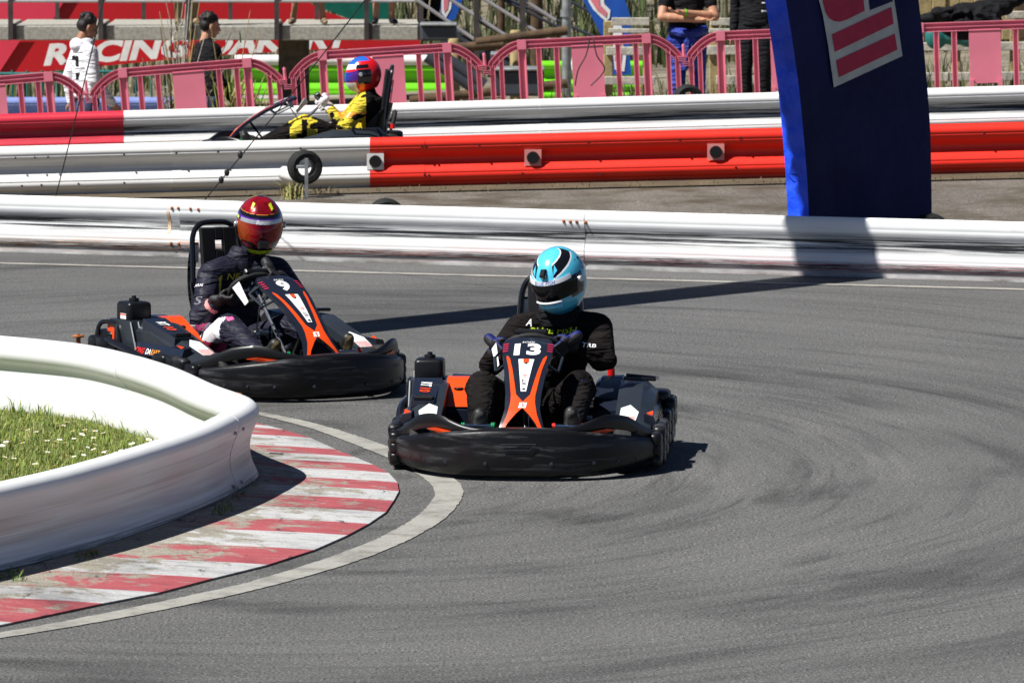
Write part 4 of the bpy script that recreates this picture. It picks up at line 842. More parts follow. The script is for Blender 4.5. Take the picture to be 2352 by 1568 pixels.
def driver(kart, name_label, J, mats, paint, glove, boot, group='kart drivers', suit_s=1.0):
    root = empty('person'); root.parent = None; root.location = kart.location; root.rotation_euler = kart.rotation_euler
    tag(root, name_label, 'person', group)
    mb = MB(); V = {k: Vector(v) for k, v in J.items()}
    pel, neck = V['pelvis'], V['neck']; up = (neck - pel); mid1, mid2 = pel + up * .3 + Vector((0, .03, 0)), pel + up * .62 + Vector((0, .035, 0)); sh = pel + up * .86 + Vector((0, .02, 0))
    torso(mb, [pel - up.normalized() * .08, pel, mid1, mid2, sh, neck - up.normalized() * .01, neck + up.normalized() * .06], [.14, .18, .17, .195, .185, .08, .06], [.12, .145, .14, .14, .115, .08, .06], (0, -1, 0))
    for s in 'LR':
        chain(mb, [sh + (V['sh' + s] - sh) * .45, V['sh' + s], V['el' + s], V['wr' + s]], [.095, .082, .060, .040]); mb.cap(V['sh' + s] + (V['el' + s] - V['sh' + s]) * .35, .075, V['sh' + s] + (V['el' + s] - V['sh' + s]) * .6, .068)
        f = V['wr' + s] - V['el' + s]; mb.cap(V['el' + s] + f * .25, .061, V['el' + s] + f * .5, .054)
        chain(mb, [V['hip' + s], V['kn' + s], V['an' + s]], [.105, .082, .05]); f = V['an' + s] - V['kn' + s]; mb.cap(V['kn' + s] + f * .25, .076, V['kn' + s] + f * .5, .066)
        # folds of cloth at elbow and knee
        for q, r in ((V['el' + s], .066), (V['kn' + s], .086)):
            for k in range(4): mb.ell(q + Vector((RND.uniform(-.025, .025), RND.uniform(-.025, .025), RND.uniform(-.025, .025))), (r * .9, r * .5, r * .8), Matrix.Rotation(RND.uniform(0, 3), 3, 'X'), 8, 6)
    organic(mb, 'race_suit', mats, root, .011, 3, paint)
    for s, sg in (('L', 1), ('R', -1)):
        g = MB(); c = V['gr' + s]; W = V['wr' + s]; T = V['tan' + s]; d = (c - W).normalized()
        Yv = (c - W).normalized(); T = T if T.cross(Yv).dot(V['rad' + s]) > 0 else -T; grip_hand(g, c, T, c - W, 1 if T.z > 0 else -1); g.cap(W + (V['el' + s] - W).normalized() * .025, .040, W, .037); g.cap(W, .039, c - d * .06, .03); organic(g, 'glove', glove, root, .0042, 1, (lambda c_, n_: 1 if n_.z > .45 else 0) if isinstance(glove, list) else None)
        b = MB(); an, to = V['an' + s], V['to' + s]; fd = (to - an).normalized(); kf = (V['kn' + s] - an).normalized()
        b.cap(an + kf * .08, .047, an, .044); b.cap(an - fd * .03 - kf * .03, .036, an + fd * .08 - kf * .025, .040); b.cap(an + fd * .05 - kf * .03, .042, to - kf * .03, .036); b.cap(an + kf * .02, .044, an + fd * .07, .036)
        organic(b, 'boot', boot, root, .008, 2, (lambda k_, a_, f_: (lambda c_, n_: 1 if (n_.dot(-k_) > .6) else 0))(kf, an, fd))
    return root
def pose(dx=0.0, lean=0.0, headdx=0.0, shz=.60, wz=.54, cross=0.0):
    """seated: wheel rim at .15 m; cross > 0 turns the wheel so the left hand comes up and over"""
    Rm = Euler((radians(-52), 0, 0)).to_matrix(); C = Vector((0, .03, wz)); R = .14
    def rim(a): return C + Rm @ Vector((R * cos(a), R * sin(a) * .74, 0)), Rm @ Vector((-sin(a), cos(a) * .74, 0)).normalized()
    aL, aR = -.2 - cross, pi + .2 - cross; (gL, tL), (gR, tR) = rim(aL), rim(aR)
    J = dict(pelvis=(0, .40, .19), neck=(dx, .42 - lean, shz + .09), shL=(dx + .205, .38 - lean, shz + .01), shR=(dx - .205, .38 - lean, shz), elL=(dx + .30, .20 - lean * .5, shz - .18), elR=(dx - .30, .20 - lean * .5, shz - .19),
             hipL=(.10, .32, .19), hipR=(-.10, .32, .19), knL=(.24, -.12, .375), knR=(-.24, -.12, .375), anL=(.235, -.53, .20), anR=(-.225, -.53, .19), toL=(.235, -.61, .31), toR=(-.215, -.61, .30), grL=gL, grR=gR, tanL=tL, tanR=tR, radL=gL - C, radR=gR - C)
    J['nrm'] = Rm @ Vector((0, 0, 1)); return wrists(J)
def wrists(J):
    for s in 'LR':
        g, e = Vector(J['gr' + s]), Vector(J['el' + s]); J['wr' + s] = g + ((e - g).normalized() * 1.0 + J['nrm'] * .3 + Vector(J['rad' + s]).normalized() * .3).normalized() * .10
    return J
# ---- the three drivers
def paint13(th, ph):
    a = abs(th); lo, hi = .34 + .40 * (a - .40), .74 + .42 * (a - .40)
    if .40 < a < 1.9:
        if lo < ph < hi: return 1
        if lo - .06 < ph < hi + .06: return 2
    if 1.0 < a < 1.6 and -.4 < ph < .24: return 1
    if a < .62 and -.40 < ph < -.30: return 2
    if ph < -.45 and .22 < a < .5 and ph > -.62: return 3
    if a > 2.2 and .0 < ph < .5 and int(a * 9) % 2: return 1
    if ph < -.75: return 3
    return 0
def ex13(hr, patch):
    k = hr['k']; q = helmet_pt(.0, .52, k, .01)
    MB().rbox(q, (.036, .03, .05), .008, rot=Matrix.Rotation(-.9, 3, 'X')).build('camera_box', 'h_black', hr, 30)
    for s in (-1, 1): MB().hull([helmet_pt(s * t, p, k, g) for t, p in ((.42, .42), (.52, .75), (.60, .55)) for g in (0, .05)]).build('air_vent', 'h_cyan', hr, 30)
    m = MB(); put_text(m, 'BLUE FISH', .02, lambda a, b: helmet_pt(a / .135, .22 + .05 * (a / .135 / 1.05) ** 2 + b / .14, k, .034), wid=.12, bold=.01, shear=.2); m.build('strip_lettering', 'pale_blue', hr, 0, fix=False)
    m = MB(); m.tube([helmet_pt(t, -.36, k, .02) for t in [-.6 + 1.2 * i / 12 for i in range(13)]], .007, 6); m.build('chin_trim', 'h_white', hr)
    m = MB(); m.loft([[helmet_pt(t, p, k, g) for p, g in ((-.72, .0), (-.66, .035), (-.52, .055), (-.46, .0))] for t in [-.62 + 1.24 * i / 12 for i in range(13)]]); m.build('chin_spoiler', 'h_cyan', hr, 50)
    m = MB(); put_text(m, '13', .06, lambda a, b: helmet_pt(1.75 + a / .13, .42 + b / .14, k, .008), bold=.01, shear=.2); m.build('helmet_number', 'h_black', hr, 0, fix=False)
def paint9(th, ph):
    a = abs(th); e = ph - .12 * (1 - cos(th))
    if ph > 1.40: return 1
    if e > .50: return 0 if a < 1.75 else (3 if ph > .95 else 2)
    if e > .485: return 4
    if e > .34: return 1
    if a > .75 and e > .26: return 2
    if a > 1.25 and e > .02: return 3 if .16 < e < .34 else 2
    if e > .2: return 2
    if -1.0 < ph < -.78: return 3
    if ph < -.3: return 5 if int((th * 3 + ph * 5)) % 2 else 1
    return 1 if a > 1.15 else 5
def ex9(hr, patch):
    k = hr['k']
    for s in (-1, 1): MB().hull([helmet_pt(s * t, p, k, g) for t, p in ((.52, .64), (.66, .95), (.46, .9), (.62, .68)) for g in (0, .045)]).build('air_vent', 'h_lime', hr, 30)
    q = helmet_pt(.06, -.48, k, .06); MB().rbox(q, (.062, .05, .052), .012).build('chin_camera', 'gloss_black', hr, 30)
    m = MB(); put_text(m, 'Bemster', .02, lambda a, b: helmet_pt(a / .135 + .1, .215 + .05 * (a / .135 / 1.05) ** 2 + b / .14, k, .034), wid=.10, bold=.02, shear=.3); m.build('strip_lettering', 'h_white', hr, 0, fix=False)
def paintY(th, ph):
    a = abs(th)
    if ph > .85 and a < 2.2: return 1 if th > -.9 else 2
    if ph > .30 and a < 1.1: return 1 if ph > .62 else 2
    if ph > .35: return 2 if a < .7 else (3 if a < 1.9 and ph < .6 else 0)
    if a > 1.2 and a < 2.0 and -.5 < ph < .3: return 3
    if ph < -.38: return 2 if a < 1.1 else 0
    return 0
J = pose(dx=.10, lean=.16, shz=.60, cross=.12); J.update(neck=(.12, .24, .70), shL=(.31, .24, .635), shR=(-.075, .27, .625), elL=(.355, .07, .50), elR=(-.21, .14, .46))
wrists(J)
d13 = driver(kart13, 'person in black racing suit and pale blue helmet driving the leading kart', J, ['race_black', 'grey_suit'], None, ['glove_black', 'glove_blue'], ['shoe_black', 'sole'])
helmet(d13, (.118, .19, .885), (radians(18), radians(-5), radians(-24)), ['h_cyan', 'h_black', 'h_white', 'h_cyan_dark'], paint13, 'visor_dark', 'h_white', 1.08, ex13)
mb = MB(); mb.lathe([(.075, -.05), (.105, -.04), (.115, 0), (.105, .04), (.08, .05)], (.12, .25, .70), 'z', 20, rot=Matrix.Rotation(.25, 3, 'X')); mb.build('neck_brace', 'cloth_black', d13)
def chest_text(parent, name, parts, c, tilt, matns, rz=0.0, bend=1.6):
    m = MB(); R = Matrix.Rotation(rz, 3, 'Z') @ Matrix.Rotation(tilt, 3, 'X')
    for txt, dx, dz, h, wd, mi in parts:
        put_text(m, txt, h, lambda a, b: Vector(c) + R @ Vector((a + dx, bend * (a + dx) ** 2, b + dz)), mi, wid=wd, bold=.015, shear=.2)
    suit = [ch for ch in parent.children if ch.name.startswith('race_suit')][0]; bvh = BVHTree.FromPolygons([v.co for v in suit.data.vertices], [p.vertices for p in suit.data.polygons]); d = R @ Vector((0, 1, 0))
    for i, v in enumerate(m.v):
        hit, nrm, _, _ = bvh.ray_cast(Vector(v) - d * .25, d, .5)
        if hit is not None: m.v[i] = tuple(hit + nrm * .004)
    m.build(name, matns, parent, 0, fix=False)
chest_text(d13, 'chest_lettering', [('BLUE FISH', 0, 0, .03, .24, 0)], (.095, .125, .645), -.3, ['decal_lime'])
chest_text(d13, 'sleeve_lettering', [('TRB', 0, 0, .022, .07, 0)], (.285, -.005, .60), -.9, ['decal_white'], .1, .5)
chest_text(d13, 'shoulder_star', [('A', 0, 0, .035, .03, 0)], (-.03, .19, .675), -.8, ['decal_white'], -.3)
m = MB(); c_ = Vector((.262, -.215, .345)); star = [(0, .075), (.012, .02), (.028, .012), (.012, -.005), (.008, -.085), (-.006, -.02), (-.022, .0), (-.008, .012)]
m.tube([c_ + Vector((a, -.004 + b * .15, b)) for a, b in star + star[:1]], .002, 4); m.build('knee_star', 'decal_blue', d13)
J = pose(dx=.10, lean=.05, shz=.595, cross=.75); J['elR'] = (-.22, .24, .37); J['knR'] = (-.21, -.08, .34); J['knL'] = (.21, -.08, .34)
wrists(J); WR9 = Vector(J['wrR'])
def suit9(c, n):
    if .05 < (c - WR9).length < .068: return 4
    if c.z < .44 and c.x < -.12 and c.y < .30 and c.z < .36 + .2 * (.1 - c.y):
        if n.x < -.52: return 1 if c.z > .25 and c.y > -.12 else (5 if c.y > -.12 else 0)
        if n.x < -.12 and c.y > -.16: return 2
    if abs(c.x + .10 - .12 * (c.z - .5)) < .010 and .36 < c.z < .60 and n.y < -.2: return 3
    return 0
d9 = driver(kart9, 'person in navy racing suit with pink leg panels and red helmet driving kart 9', J, ['race_navy', 'race_white', 'race_pink', 'decal_yellow', 'decal_pink', 'race_crimson'], suit9, 'glove_black', ['shoe_black', 'sole_logo'])
helmet(d9, (.195, .32, .872), (radians(6), radians(2), radians(-22)), ['h_red', 'h_black', 'h_purple', 'h_lime', 'decal_amber', 'h_red'], paint9, 'visor_red', 'h_silver', 1.08, ex9)
chest_text(d9, 'chest_lettering', [('NE', -.015, 0, .034, .10, 0), ('21', .0, -.045, .024, .05, 1)], (.02, .222, .60), -.2, ['decal_yellow', 'decal_red'])
chest_text(d9, 'sleeve_lettering', [('ARAI', 0, .05, .016, .05, 0)], (-.215, .27, .50), -.2, ['race_white', 'grey_suit'], -.55, .5)
chest_text(d9, 'sleeve_emblem', [('S', 0, -.04, .05, .045, 1)], (-.215, .27, .50), -.2, ['race_white', 'grey_suit'], -.55, .5)
J = pose(dx=0, lean=.02, shz=.55)
def suitY(c, n):
    if c.y > .38 or (c.z < .30 and c.y > .12): return 1
    f = sin(c.z * 38 + c.x * 9) * sin(c.y * 26 + c.x * 20)
    if f > .62: return 1
    if .46 < c.z < .50 and c.y > .15: return 2
    if c.z < .44 and (c.y < -.26 or c.y > -.03) and c.y < .2 and abs(c.x) < .33: return 1
    if c.z < .44 and -.16 < c.y < -.11: return 1
    return 0
dY = driver(kartY, 'person in yellow and black racing suit with red white and blue helmet', J, ['race_yellow', 'race_black', 'decal_amber'], suitY, 'glove_white', ['shoe_black', 'sole'])
helmet(dY, (0, .36, .805), (radians(4), 0, 0), ['h_scarlet', 'h_blue', 'h_white', 'h_black'], paintY, 'visor_blue', 'h_scarlet', 1.0)

# ---- standing people
def head(parent, c, k, skin, yaw=0.0, nod=0.0, hairm='hair', quiff=0.0):
    hr = empty('head', c); hr.parent = parent; hr.rotation_euler = (nod, 0, yaw); hr.scale = (k, k, k)
    b = MB(); b.ell((0, .01, .045), (.076, .096, .085)); b.ell((0, -.028, -.02), (.058, .068, .075)); b.ell((0, -.055, -.075), (.034, .034, .028)); b.cap((0, .02, -.06), .052, (0, .03, -.16), .056)
    b.cap((0, -.092, .025), .010, (0, -.112, -.012), .013); b.ell((0, -.107, -.018), (.018, .012, .010)); b.ell((0, -.095, -.048), (.026, .012, .010)); b.ell((0, -.086, .043), (.055, .014, .010))
    for s in (-1, 1): b.ell((s * .078, .012, .0), (.010, .022, .033)); b.ell((s * .034, -.07, -.012), (.024, .022, .026))
    organic(b, 'face', skin, hr, .006, 2)
    for s in (-1, 1):
        e = MB(); e.ell((s * .032, -.083, .020), (.012, .009, .006), mi=0); e.ell((s * .032, -.091, .020), (.005, .003, .005), mi=1); e.build('eye', ['eye_white', 'iris'], hr)
        MB().tube([(s * .016, -.098, .040), (s * .034, -.095, .044), (s * .05, -.082, .041)], [.0025, .003, .002], 6).build('eyebrow', hairm, hr)
    MB().ell((0, -.1055, -.048), (.022, .004, .006)).build('mouth', 'lips', hr)
    h = MB(); h.ell((0, .026, .072), (.083, .094, .076)); h.ell((0, .055, .02), (.078, .068, .07))
    for i in range(46):
        a = RND.uniform(0, 6.28); f = RND.uniform(.15, 1.4); q = Vector((.078 * cos(a) * cos(f), .03 + .088 * sin(a) * cos(f), .075 + .072 * sin(f))); h.ell(q, (.022, .022, .018 + .012 * RND.random()), n=8, m=6)
    for i in range(14 if quiff else 0): h.ell((RND.uniform(-.055, .055), -.045 - .012 * RND.random() * (1 + quiff), .105 + .02 * RND.random() + .02 * quiff), (.022, .022, .022), n=8, m=6)
    organic(h, 'hair', hairm, hr, .0075, 1)
    return hr
def stander(loc, yaw, hgt, label, top, legs, shoes, skin='skin', pose_='stand', sleeves=True, paint=None, group=None, short=False, tucked=False, loose=1.0, nod=0.0, hyaw=0.0, wide=0.0, cropped=False):
    k = hgt / 1.75; root = empty('person', loc, yaw); tag(root, label, 'person', group); V = lambda *a: Vector(a) * k
    fl = .10 if pose_ == 'walk' else 0
    hipz = .90; legm, shm, armm, bodm = MB(), [], MB(), MB()
    A = {}
    for s, sg in (('L', 1), ('R', -1)):
        st = fl * 2.2 * sg; hip = V(sg * .09, 0, hipz); kn = V(sg * (.10 + wide * .5), -.03 - st * .55 - .02, .49); an = V(sg * (.10 + wide), .02 - st + (.1 if st < 0 else 0), .09 + (.03 if st < 0 else 0)); A[s] = (hip, kn, an)
        if not short: chain(legm, [hip, kn, an + V(0, 0, -.02)], [.098 * loose * k, .07 * loose * k, .055 * loose * k])
        else: chain(legm, [hip, hip.lerp(kn, .95)], [.10 * k, .085 * k])
        sm = MB(); fd = V(sg * .25, -1, 0).normalized(); sm.cap(an + V(0, .03, -.045), .038 * k, an + fd * .08 * k + V(0, 0, -.05), .04 * k); sm.cap(an + fd * .07 * k + V(0, 0, -.052), .042 * k, an + fd * .155 * k + V(0, 0, -.058), .032 * k); sm.cap(an + V(0, .01, -.03), .04 * k, an + V(0, .005, .03), .042 * k)
        organic(sm, 'shoe', shoes, root, .009, 2)
        if short:
            cl = MB(); chain(cl, [hip.lerp(kn, .7), kn, an + V(0, 0, -.03)], [.062 * k, .052 * k, .036 * k]); f = an - kn; cl.cap(kn + f * .2, .056 * k, kn + f * .45, .052 * k); organic(cl, 'lower_leg', skin, root, .010, 2)
    torso(legm, [V(0, .0, .80), V(0, 0, .90), V(0, 0, 1.00)], [.15 * k, .165 * k, .15 * k], [.10 * k, .115 * k, .10 * k], (0, -1, 0))
    organic(legm, 'trousers', legs, root, .012, 2)
    torso(bodm, [V(0, .0, .93 if not tucked else .98), V(0, -.005, 1.05), V(0, .01, 1.2), V(0, .015, 1.34), V(0, .01, 1.43), V(0, .005, 1.50)], [.165 * k * loose, .16 * k * loose, .165 * k, .185 * k, .16 * k, .07 * k], [.125 * k * loose, .12 * k * loose, .12 * k, .12 * k, .095 * k, .07 * k], (0, -1, 0))
    hands = []
    for s, sg in (('L', 1), ('R', -1)):
        sh = V(sg * .185, .01, 1.40)
        if pose_ == 'crossed': el, wr = V(sg * .26, -.10, 1.13), V(-sg * .09, -.20 - .03 * (sg > 0), 1.14 + .035 * sg)
        elif pose_ == 'walk': sw = .10 * sg; el, wr = V(sg * .235, .05 + sw * .6, 1.12), V(sg * .225, -.06 + sw * 1.4, .89)
        else: el, wr = V(sg * .235, .04, 1.12), V(sg * .23, -.03, .88)
        chain(bodm if sleeves else bodm, [V(sg * .09, .01, 1.40), sh], [.085 * k, .07 * k])
        if sleeves: chain(bodm, [sh, el, wr], [.068 * k * loose, .054 * k * loose, .042 * k * loose])
        else:
            chain(bodm, [sh, sh.lerp(el, .55)], [.07 * k, .064 * k]); ar = MB(); chain(ar, [sh.lerp(el, .3), el, wr], [.052 * k, .046 * k, .031 * k]); f = wr - el; ar.cap(el + f * .2, .047 * k, el + f * .4, .043 * k); rest_hand(ar, wr, wr - el, (0, 0, -1) if pose_ == 'crossed' else (-sg, 0, 0), sg, k, .35); organic(ar, 'arm', skin, root, .008, 2)
            if pose_ == 'crossed' and sg > 0: MB().lathe([(.036 * k, -.01), (.039 * k, 0), (.036 * k, .01)], wr + (el - wr) * .1, 'z', 14, rot=(el - wr).to_track_quat('Z', 'Y').to_matrix()).build('wristband', 'green_paint', root)
        if sleeves: hm = MB(); rest_hand(hm, wr, wr - el, (-sg, 0, 0), sg, k, .3); organic(hm, 'hand', skin, root, .006, 2)
    return root, bodm, V, k
def finish(root, bodm, V, k, mats, paint, skin, nod=0.0, hyaw=0.0, hood=False, quiff=0.0):
    if hood: bodm.ell(V(0, .09, 1.47), tuple(V(.11, .075, .075))); bodm.ell(V(0, .0, 1.50), tuple(V(.10, .10, .05)))
    else: bodm.ell(V(0, .02, 1.49), tuple(V(.075, .075, .05)))
    organic(bodm, 'upper_body', mats, root, .012, 3, paint)
    head(root, V(0, -.02, 1.635), k, skin, hyaw, nod, quiff=quiff)
GP = 'people in the paddock'
def ground_at(px, D): p = at(px, 300, D); return Vector((p.x, D, zt(p.x, D)))
# two boys walking to the right, seen from the side (facing +x: yaw 90)
def person_px(px, ytop, D, yaw, label, hgt, **kw):
    top = at(px, ytop, D); base = Vector((top.x, D, top.z - hgt)); return stander(base, yaw, hgt, label, None, **kw)
r, bm_, V, k = person_px(196, 40, 63.2, radians(112), 'boy in white hooded jumper with dark print walking past the pink barriers', 1.70, legs='denim', shoes='shoe_white', pose_='walk', loose=1.22)
finish(r, bm_, V, k, ['hood_white', 'cloth_black'], lambda c, n: 1 if (n.y > .35 and 1.12 < c.z / k < 1.36 and (abs(abs(c.x / k) - .08) < .028 and (c.z / k < 1.19 or c.z / k > 1.25) or abs(c.z / k - 1.34) < .02 and abs(c.x) < .1)) else 0, 'skin_dark', .35, 0, True)
r, bm_, V, k = person_px(478, 38, 63.2, radians(112), 'boy in black jacket and blue jeans walking past the pink barriers', 1.66, legs='denim', shoes='shoe_white', pose_='walk', loose=1.32)
finish(r, bm_, V, k, ['cloth_black'], None, 'skin', .18, 0, False, 0.0)
r, bm_, V, k = person_px(1578, -110, 63.5, radians(8), 'person with folded arms in black shirt and blue racing overalls tied at waist', 1.80, legs='suit_blue', shoes='shoe_black', pose_='crossed', sleeves=False, loose=1.12)
finish(r, bm_, V, k, ['cloth_black', 'shoe_white'], None, 'skin')
m = MB()
for s in (-1, 1):
    pts = spline([V(s * .16, -.06, 1.0), V(s * .08, -.15, .98), V(0, -.165, .95), V(-s * .03, -.15, .80), V(-s * .05, -.14, .62)], 5); m.tube(pts, [.05 - .012 * i / len(pts) for i in range(len(pts))], 8)
m.build('tied_sleeves', 'suit_blue', r)
r, bm_, V, k = person_px(1738, -130, 65.5, radians(-20), 'person in black padded jacket and black trousers beside the blue arch', 1.78, legs='cloth_black', shoes='shoe_black', pose_='stand', loose=1.05)
finish(r, bm_, V, k, ['cloth_black', 'hood_white'], lambda c, n: 1 if (1.05 < c.z < 1.40 and abs(c.x - .12) < .03 and int(c.z * 60) % 5 == 0) else 0, 'skin')
# ================================================================== ARCH, LINES, TYRES
AD = Vector((.64, .77, 0)).normalized(); AN = Vector((AD.y, -AD.x, 0)); AC = Vector((2.39, 43.72, 0)); AT = .18
def lean(z): return -.87 * (max(0, z) / 4.3) ** 1.5
def fp(px, py, off=0.0):
    r = ray(px, py); o = Vector((0, 0, CAMH)); z = 1.0
    for _ in range(12): P = AC + AN * (AT / 2 + off + lean(z)); q = o + r * ((P - o).dot(AN) / r.dot(AN)); z = q.z
    return q
def qz(p): return (-(p - AC).dot(AD), p.z)
def arch():
    ys = [600, 495, 400, 300, 200, 100, 0]; lx = [1860, 1858, 1853, 1845, 1835, 1821, 1805]; rx = [2140, 2140, 2139, 2137, 2130, 2121, 2110]
    ed = [(qz(fp(a, y)), qz(fp(b, y))) for a, b, y in zip(lx, rx, ys)]
    ed = [((ed[0][0][0], .01), (ed[0][1][0], .01))] + ed[1:]
    (ql, zl), (qr, zr) = ed[-1]
    ed += [((ql + .5, 3.0), (qr + .2, 3.3)), ((ql + 1.3, 3.65), (qr + .8, 4.3)), ((ql + 2.6, 3.9), (qr + 2.2, 4.95)), ((7.5, 4.1), (7.5, 5.3))]
    ed += [((15 - a[0], a[1]), (15 - b[0], b[1])) for a, b in reversed(ed[:-1])]
    fine = []
    for (a0, b0), (a1, b1) in zip(ed, ed[1:]):
        for j in range(5): t = j / 5; fine.append(((lerp(a0[0], a1[0], t), lerp(a0[1], a1[1], t)), (lerp(b0[0], b1[0], t), lerp(b0[1], b1[1], t))))
    fine.append(ed[-1])
    W = lambda q, z, o: AN * (o * (1 + 2.0 * max(0, min(1, (z - 2.0) / 1.6))) + lean(z)) - AD * q + Vector((0, 0, z))
    root = tag(empty('inflatable_arch', AC), 'dark blue fabric arch leg with large red letters outlined in cream', 'arch')
    m = MB(); m2 = MB(); m3 = MB(); F = []; Bk = []
    for i, (a, b) in enumerate(fine):
        row = []
        for j in range(9):
            t = j / 8; wr = .003 * sin(i * .9 + j * 2.1) + .004 * sin(j * 1.3 + i * .35) + .022 * max(0, 1 - a[1] / 1.1) * sin(j * 1.9 + i * .12); row.append(W(lerp(a[0], b[0], t), lerp(a[1], b[1], t), AT / 2 + wr * (0 if j in (0, 8) else 1)))
        F.append(row); Bk.append([W(lerp(a[0], b[0], j / 8), lerp(a[1], b[1], j / 8), -AT / 2) for j in range(9)])
    n = 9; fs = [(i * n + j, i * n + j + 1, (i + 1) * n + j + 1, (i + 1) * n + j) for i in range(len(fine) - 1) for j in range(8)]
    m.add([p for r in F for p in r], fs); m.add([p for r in Bk for p in r], fs); m.build('face_panel', 'navy_cloth', root, 80, fix=False)
    for col_, nm in ((0, 'inner_side'), (8, 'outer_side')):
        s = MB(); rows = []
        for i in range(len(fine)):
            a, b = F[i][col_], Bk[i][col_]; rows.append([a.lerp(b, t) + AD * ((.022 * sin(i * 1.9 + t * 5) + .012 * sin(i * 3.7 - t * 9)) * (0 if t in (0, 1) else 1)) for t in (0, .25, .5, .75, 1)])
        s.add([p for r in rows for p in r], [(i * 5 + j, i * 5 + j + 1, (i + 1) * 5 + j + 1, (i + 1) * 5 + j) for i in range(len(fine) - 1) for j in range(4)]); s.build(nm, 'blue_cloth', root, 80, fix=False)
    zz = lambda x, y: ((1700 + x / 2.24) * .98, y / 2.24 * .98)
    def flat(name, poly, mt, off):
        q = MB(); q.add([fp(*zz(*p), off) - AC for p in poly], [tuple(range(len(poly)))]); return q.build(name, mt, root, 0, fix=False)
    flat('letter_outline', [(480, -40), (512, 80), (540, 240), (570, 460), (930, 295), (905, 120), (880, -40)], 'print_cream', .010)
    flat('letter', [(560, 182), (872, 38), (884, 126), (575, 274)], 'print_red', .013)
    flat('letter', [(582, 318), (890, 178), (904, 262), (597, 407)], 'print_red', .013)
    flat('letter', [(505, -40), (515, 20), (528, 70), (545, 95), (570, 112), (600, 116), (640, 104), (732, 58), (722, -40)], 'print_red', .013)
    flat('letter_gap', [(748, -40), (760, 55), (880, 8), (872, -40)], 'navy_cloth', .013)
    return root
arch()
for (px, py, D, q, z, lab) in ((130, 437, 47.3, 6.0, 4.05, 'thin dark guy line slanting down at the far left'), (480, 441, 47.3, 1.9, 4.0, 'thin dark guy line with knots slanting past the yellow driver')):
    a = at(px, py, D); b = AC - AD * q + AN * lean(z) + Vector((0, 0, z)); d = (a - b).normalized(); a = a + d * (a.z / -d.z * 1.0 if d.z < 0 else 0); a.z = 0.0
    m = MB(); m.tube([a.lerp(b, i / 20) - Vector((0, 0, .10 * sin(pi * i / 20))) - a for i in range(21)], .0045, 6); g = tag(empty('guy_line', a), lab, 'guy line', 'guy lines'); m.build('rope', 'wire', g)
    if q < 3:
        m = MB()
        for t in (.10, .115, .15): m.ell(a.lerp(b, t) - a - Vector((0, 0, .03)), (.02, .016, .03), n=8, m=6)
        m.build('knot', 'wire', g)
def tyre(loc, rot, label, R=.135, wd=.13, rim=False):
    g = tag(empty('tyre', loc, rot=rot), label, 'tyre'); h = wd / 2; m = MB()
    m.lathe([(R * .50, -h * .7), (R * .56, -h), (R * .82, -h * 1.06), (R * .96, -h * .85), (R, -h * .5), (R, -h * .12), (R * .97, -h * .08), (R * .97, h * .08), (R, h * .12), (R, h * .5), (R * .96, h * .85), (R * .82, h * 1.06), (R * .56, h), (R * .50, h * .7), (R * .50, -h * .7)], (0, 0, 0), 'y', 36); m.build('tread', 'rubber', g)
    return g
p = at(700, 384, 50.2); tyre(p, (0, 0, radians(18)), 'small black tyre hung on a metal post before the white rail')
q = at(704, 455, 50.05); g = tag(empty('metal_post', (q.x, q.y, zt(q.x, q.y) - .05)), 'thin grey metal post holding up a black tyre', 'post')
m = MB(); m.box((0, 0, .17), (.028, .028, .40)); m.build('shaft', 'galv', g, 0); m = MB(); m.rbox((-.03, .03, .30), (.10, .02, .025), .004); m.build('hook', 'galv', g, 20)
p = at(664, 402, 50.55); m = MB(); m.lathe([(0, -.07), (.05, -.07), (.056, -.05), (.056, .05), (.05, .07), (0, .07)], (0, 0, 0), 'x', 20); o = m.build('white_pipe', 'white_paint', None, loc=p); o.rotation_euler = (0, .3, -.5); tag(o, 'short white pipe lying behind the hanging tyre', 'pipe')
for px, py, D, lab in ((887, 455, 46.0, 'black tyre top showing above the scuffed rail near the hanging tyre'), (2137, 490, 43.4, 'black tyre half hidden behind the scuffed rail beside the blue arch'), (1580, 187, 57.8, 'black tyre top showing over the far white rail')):
    p = at(px, py + (7 if D > 50 else 0), D); tyre(p - Vector((0, 0, .135)), (0, 0, radians(10)), lab, .135)

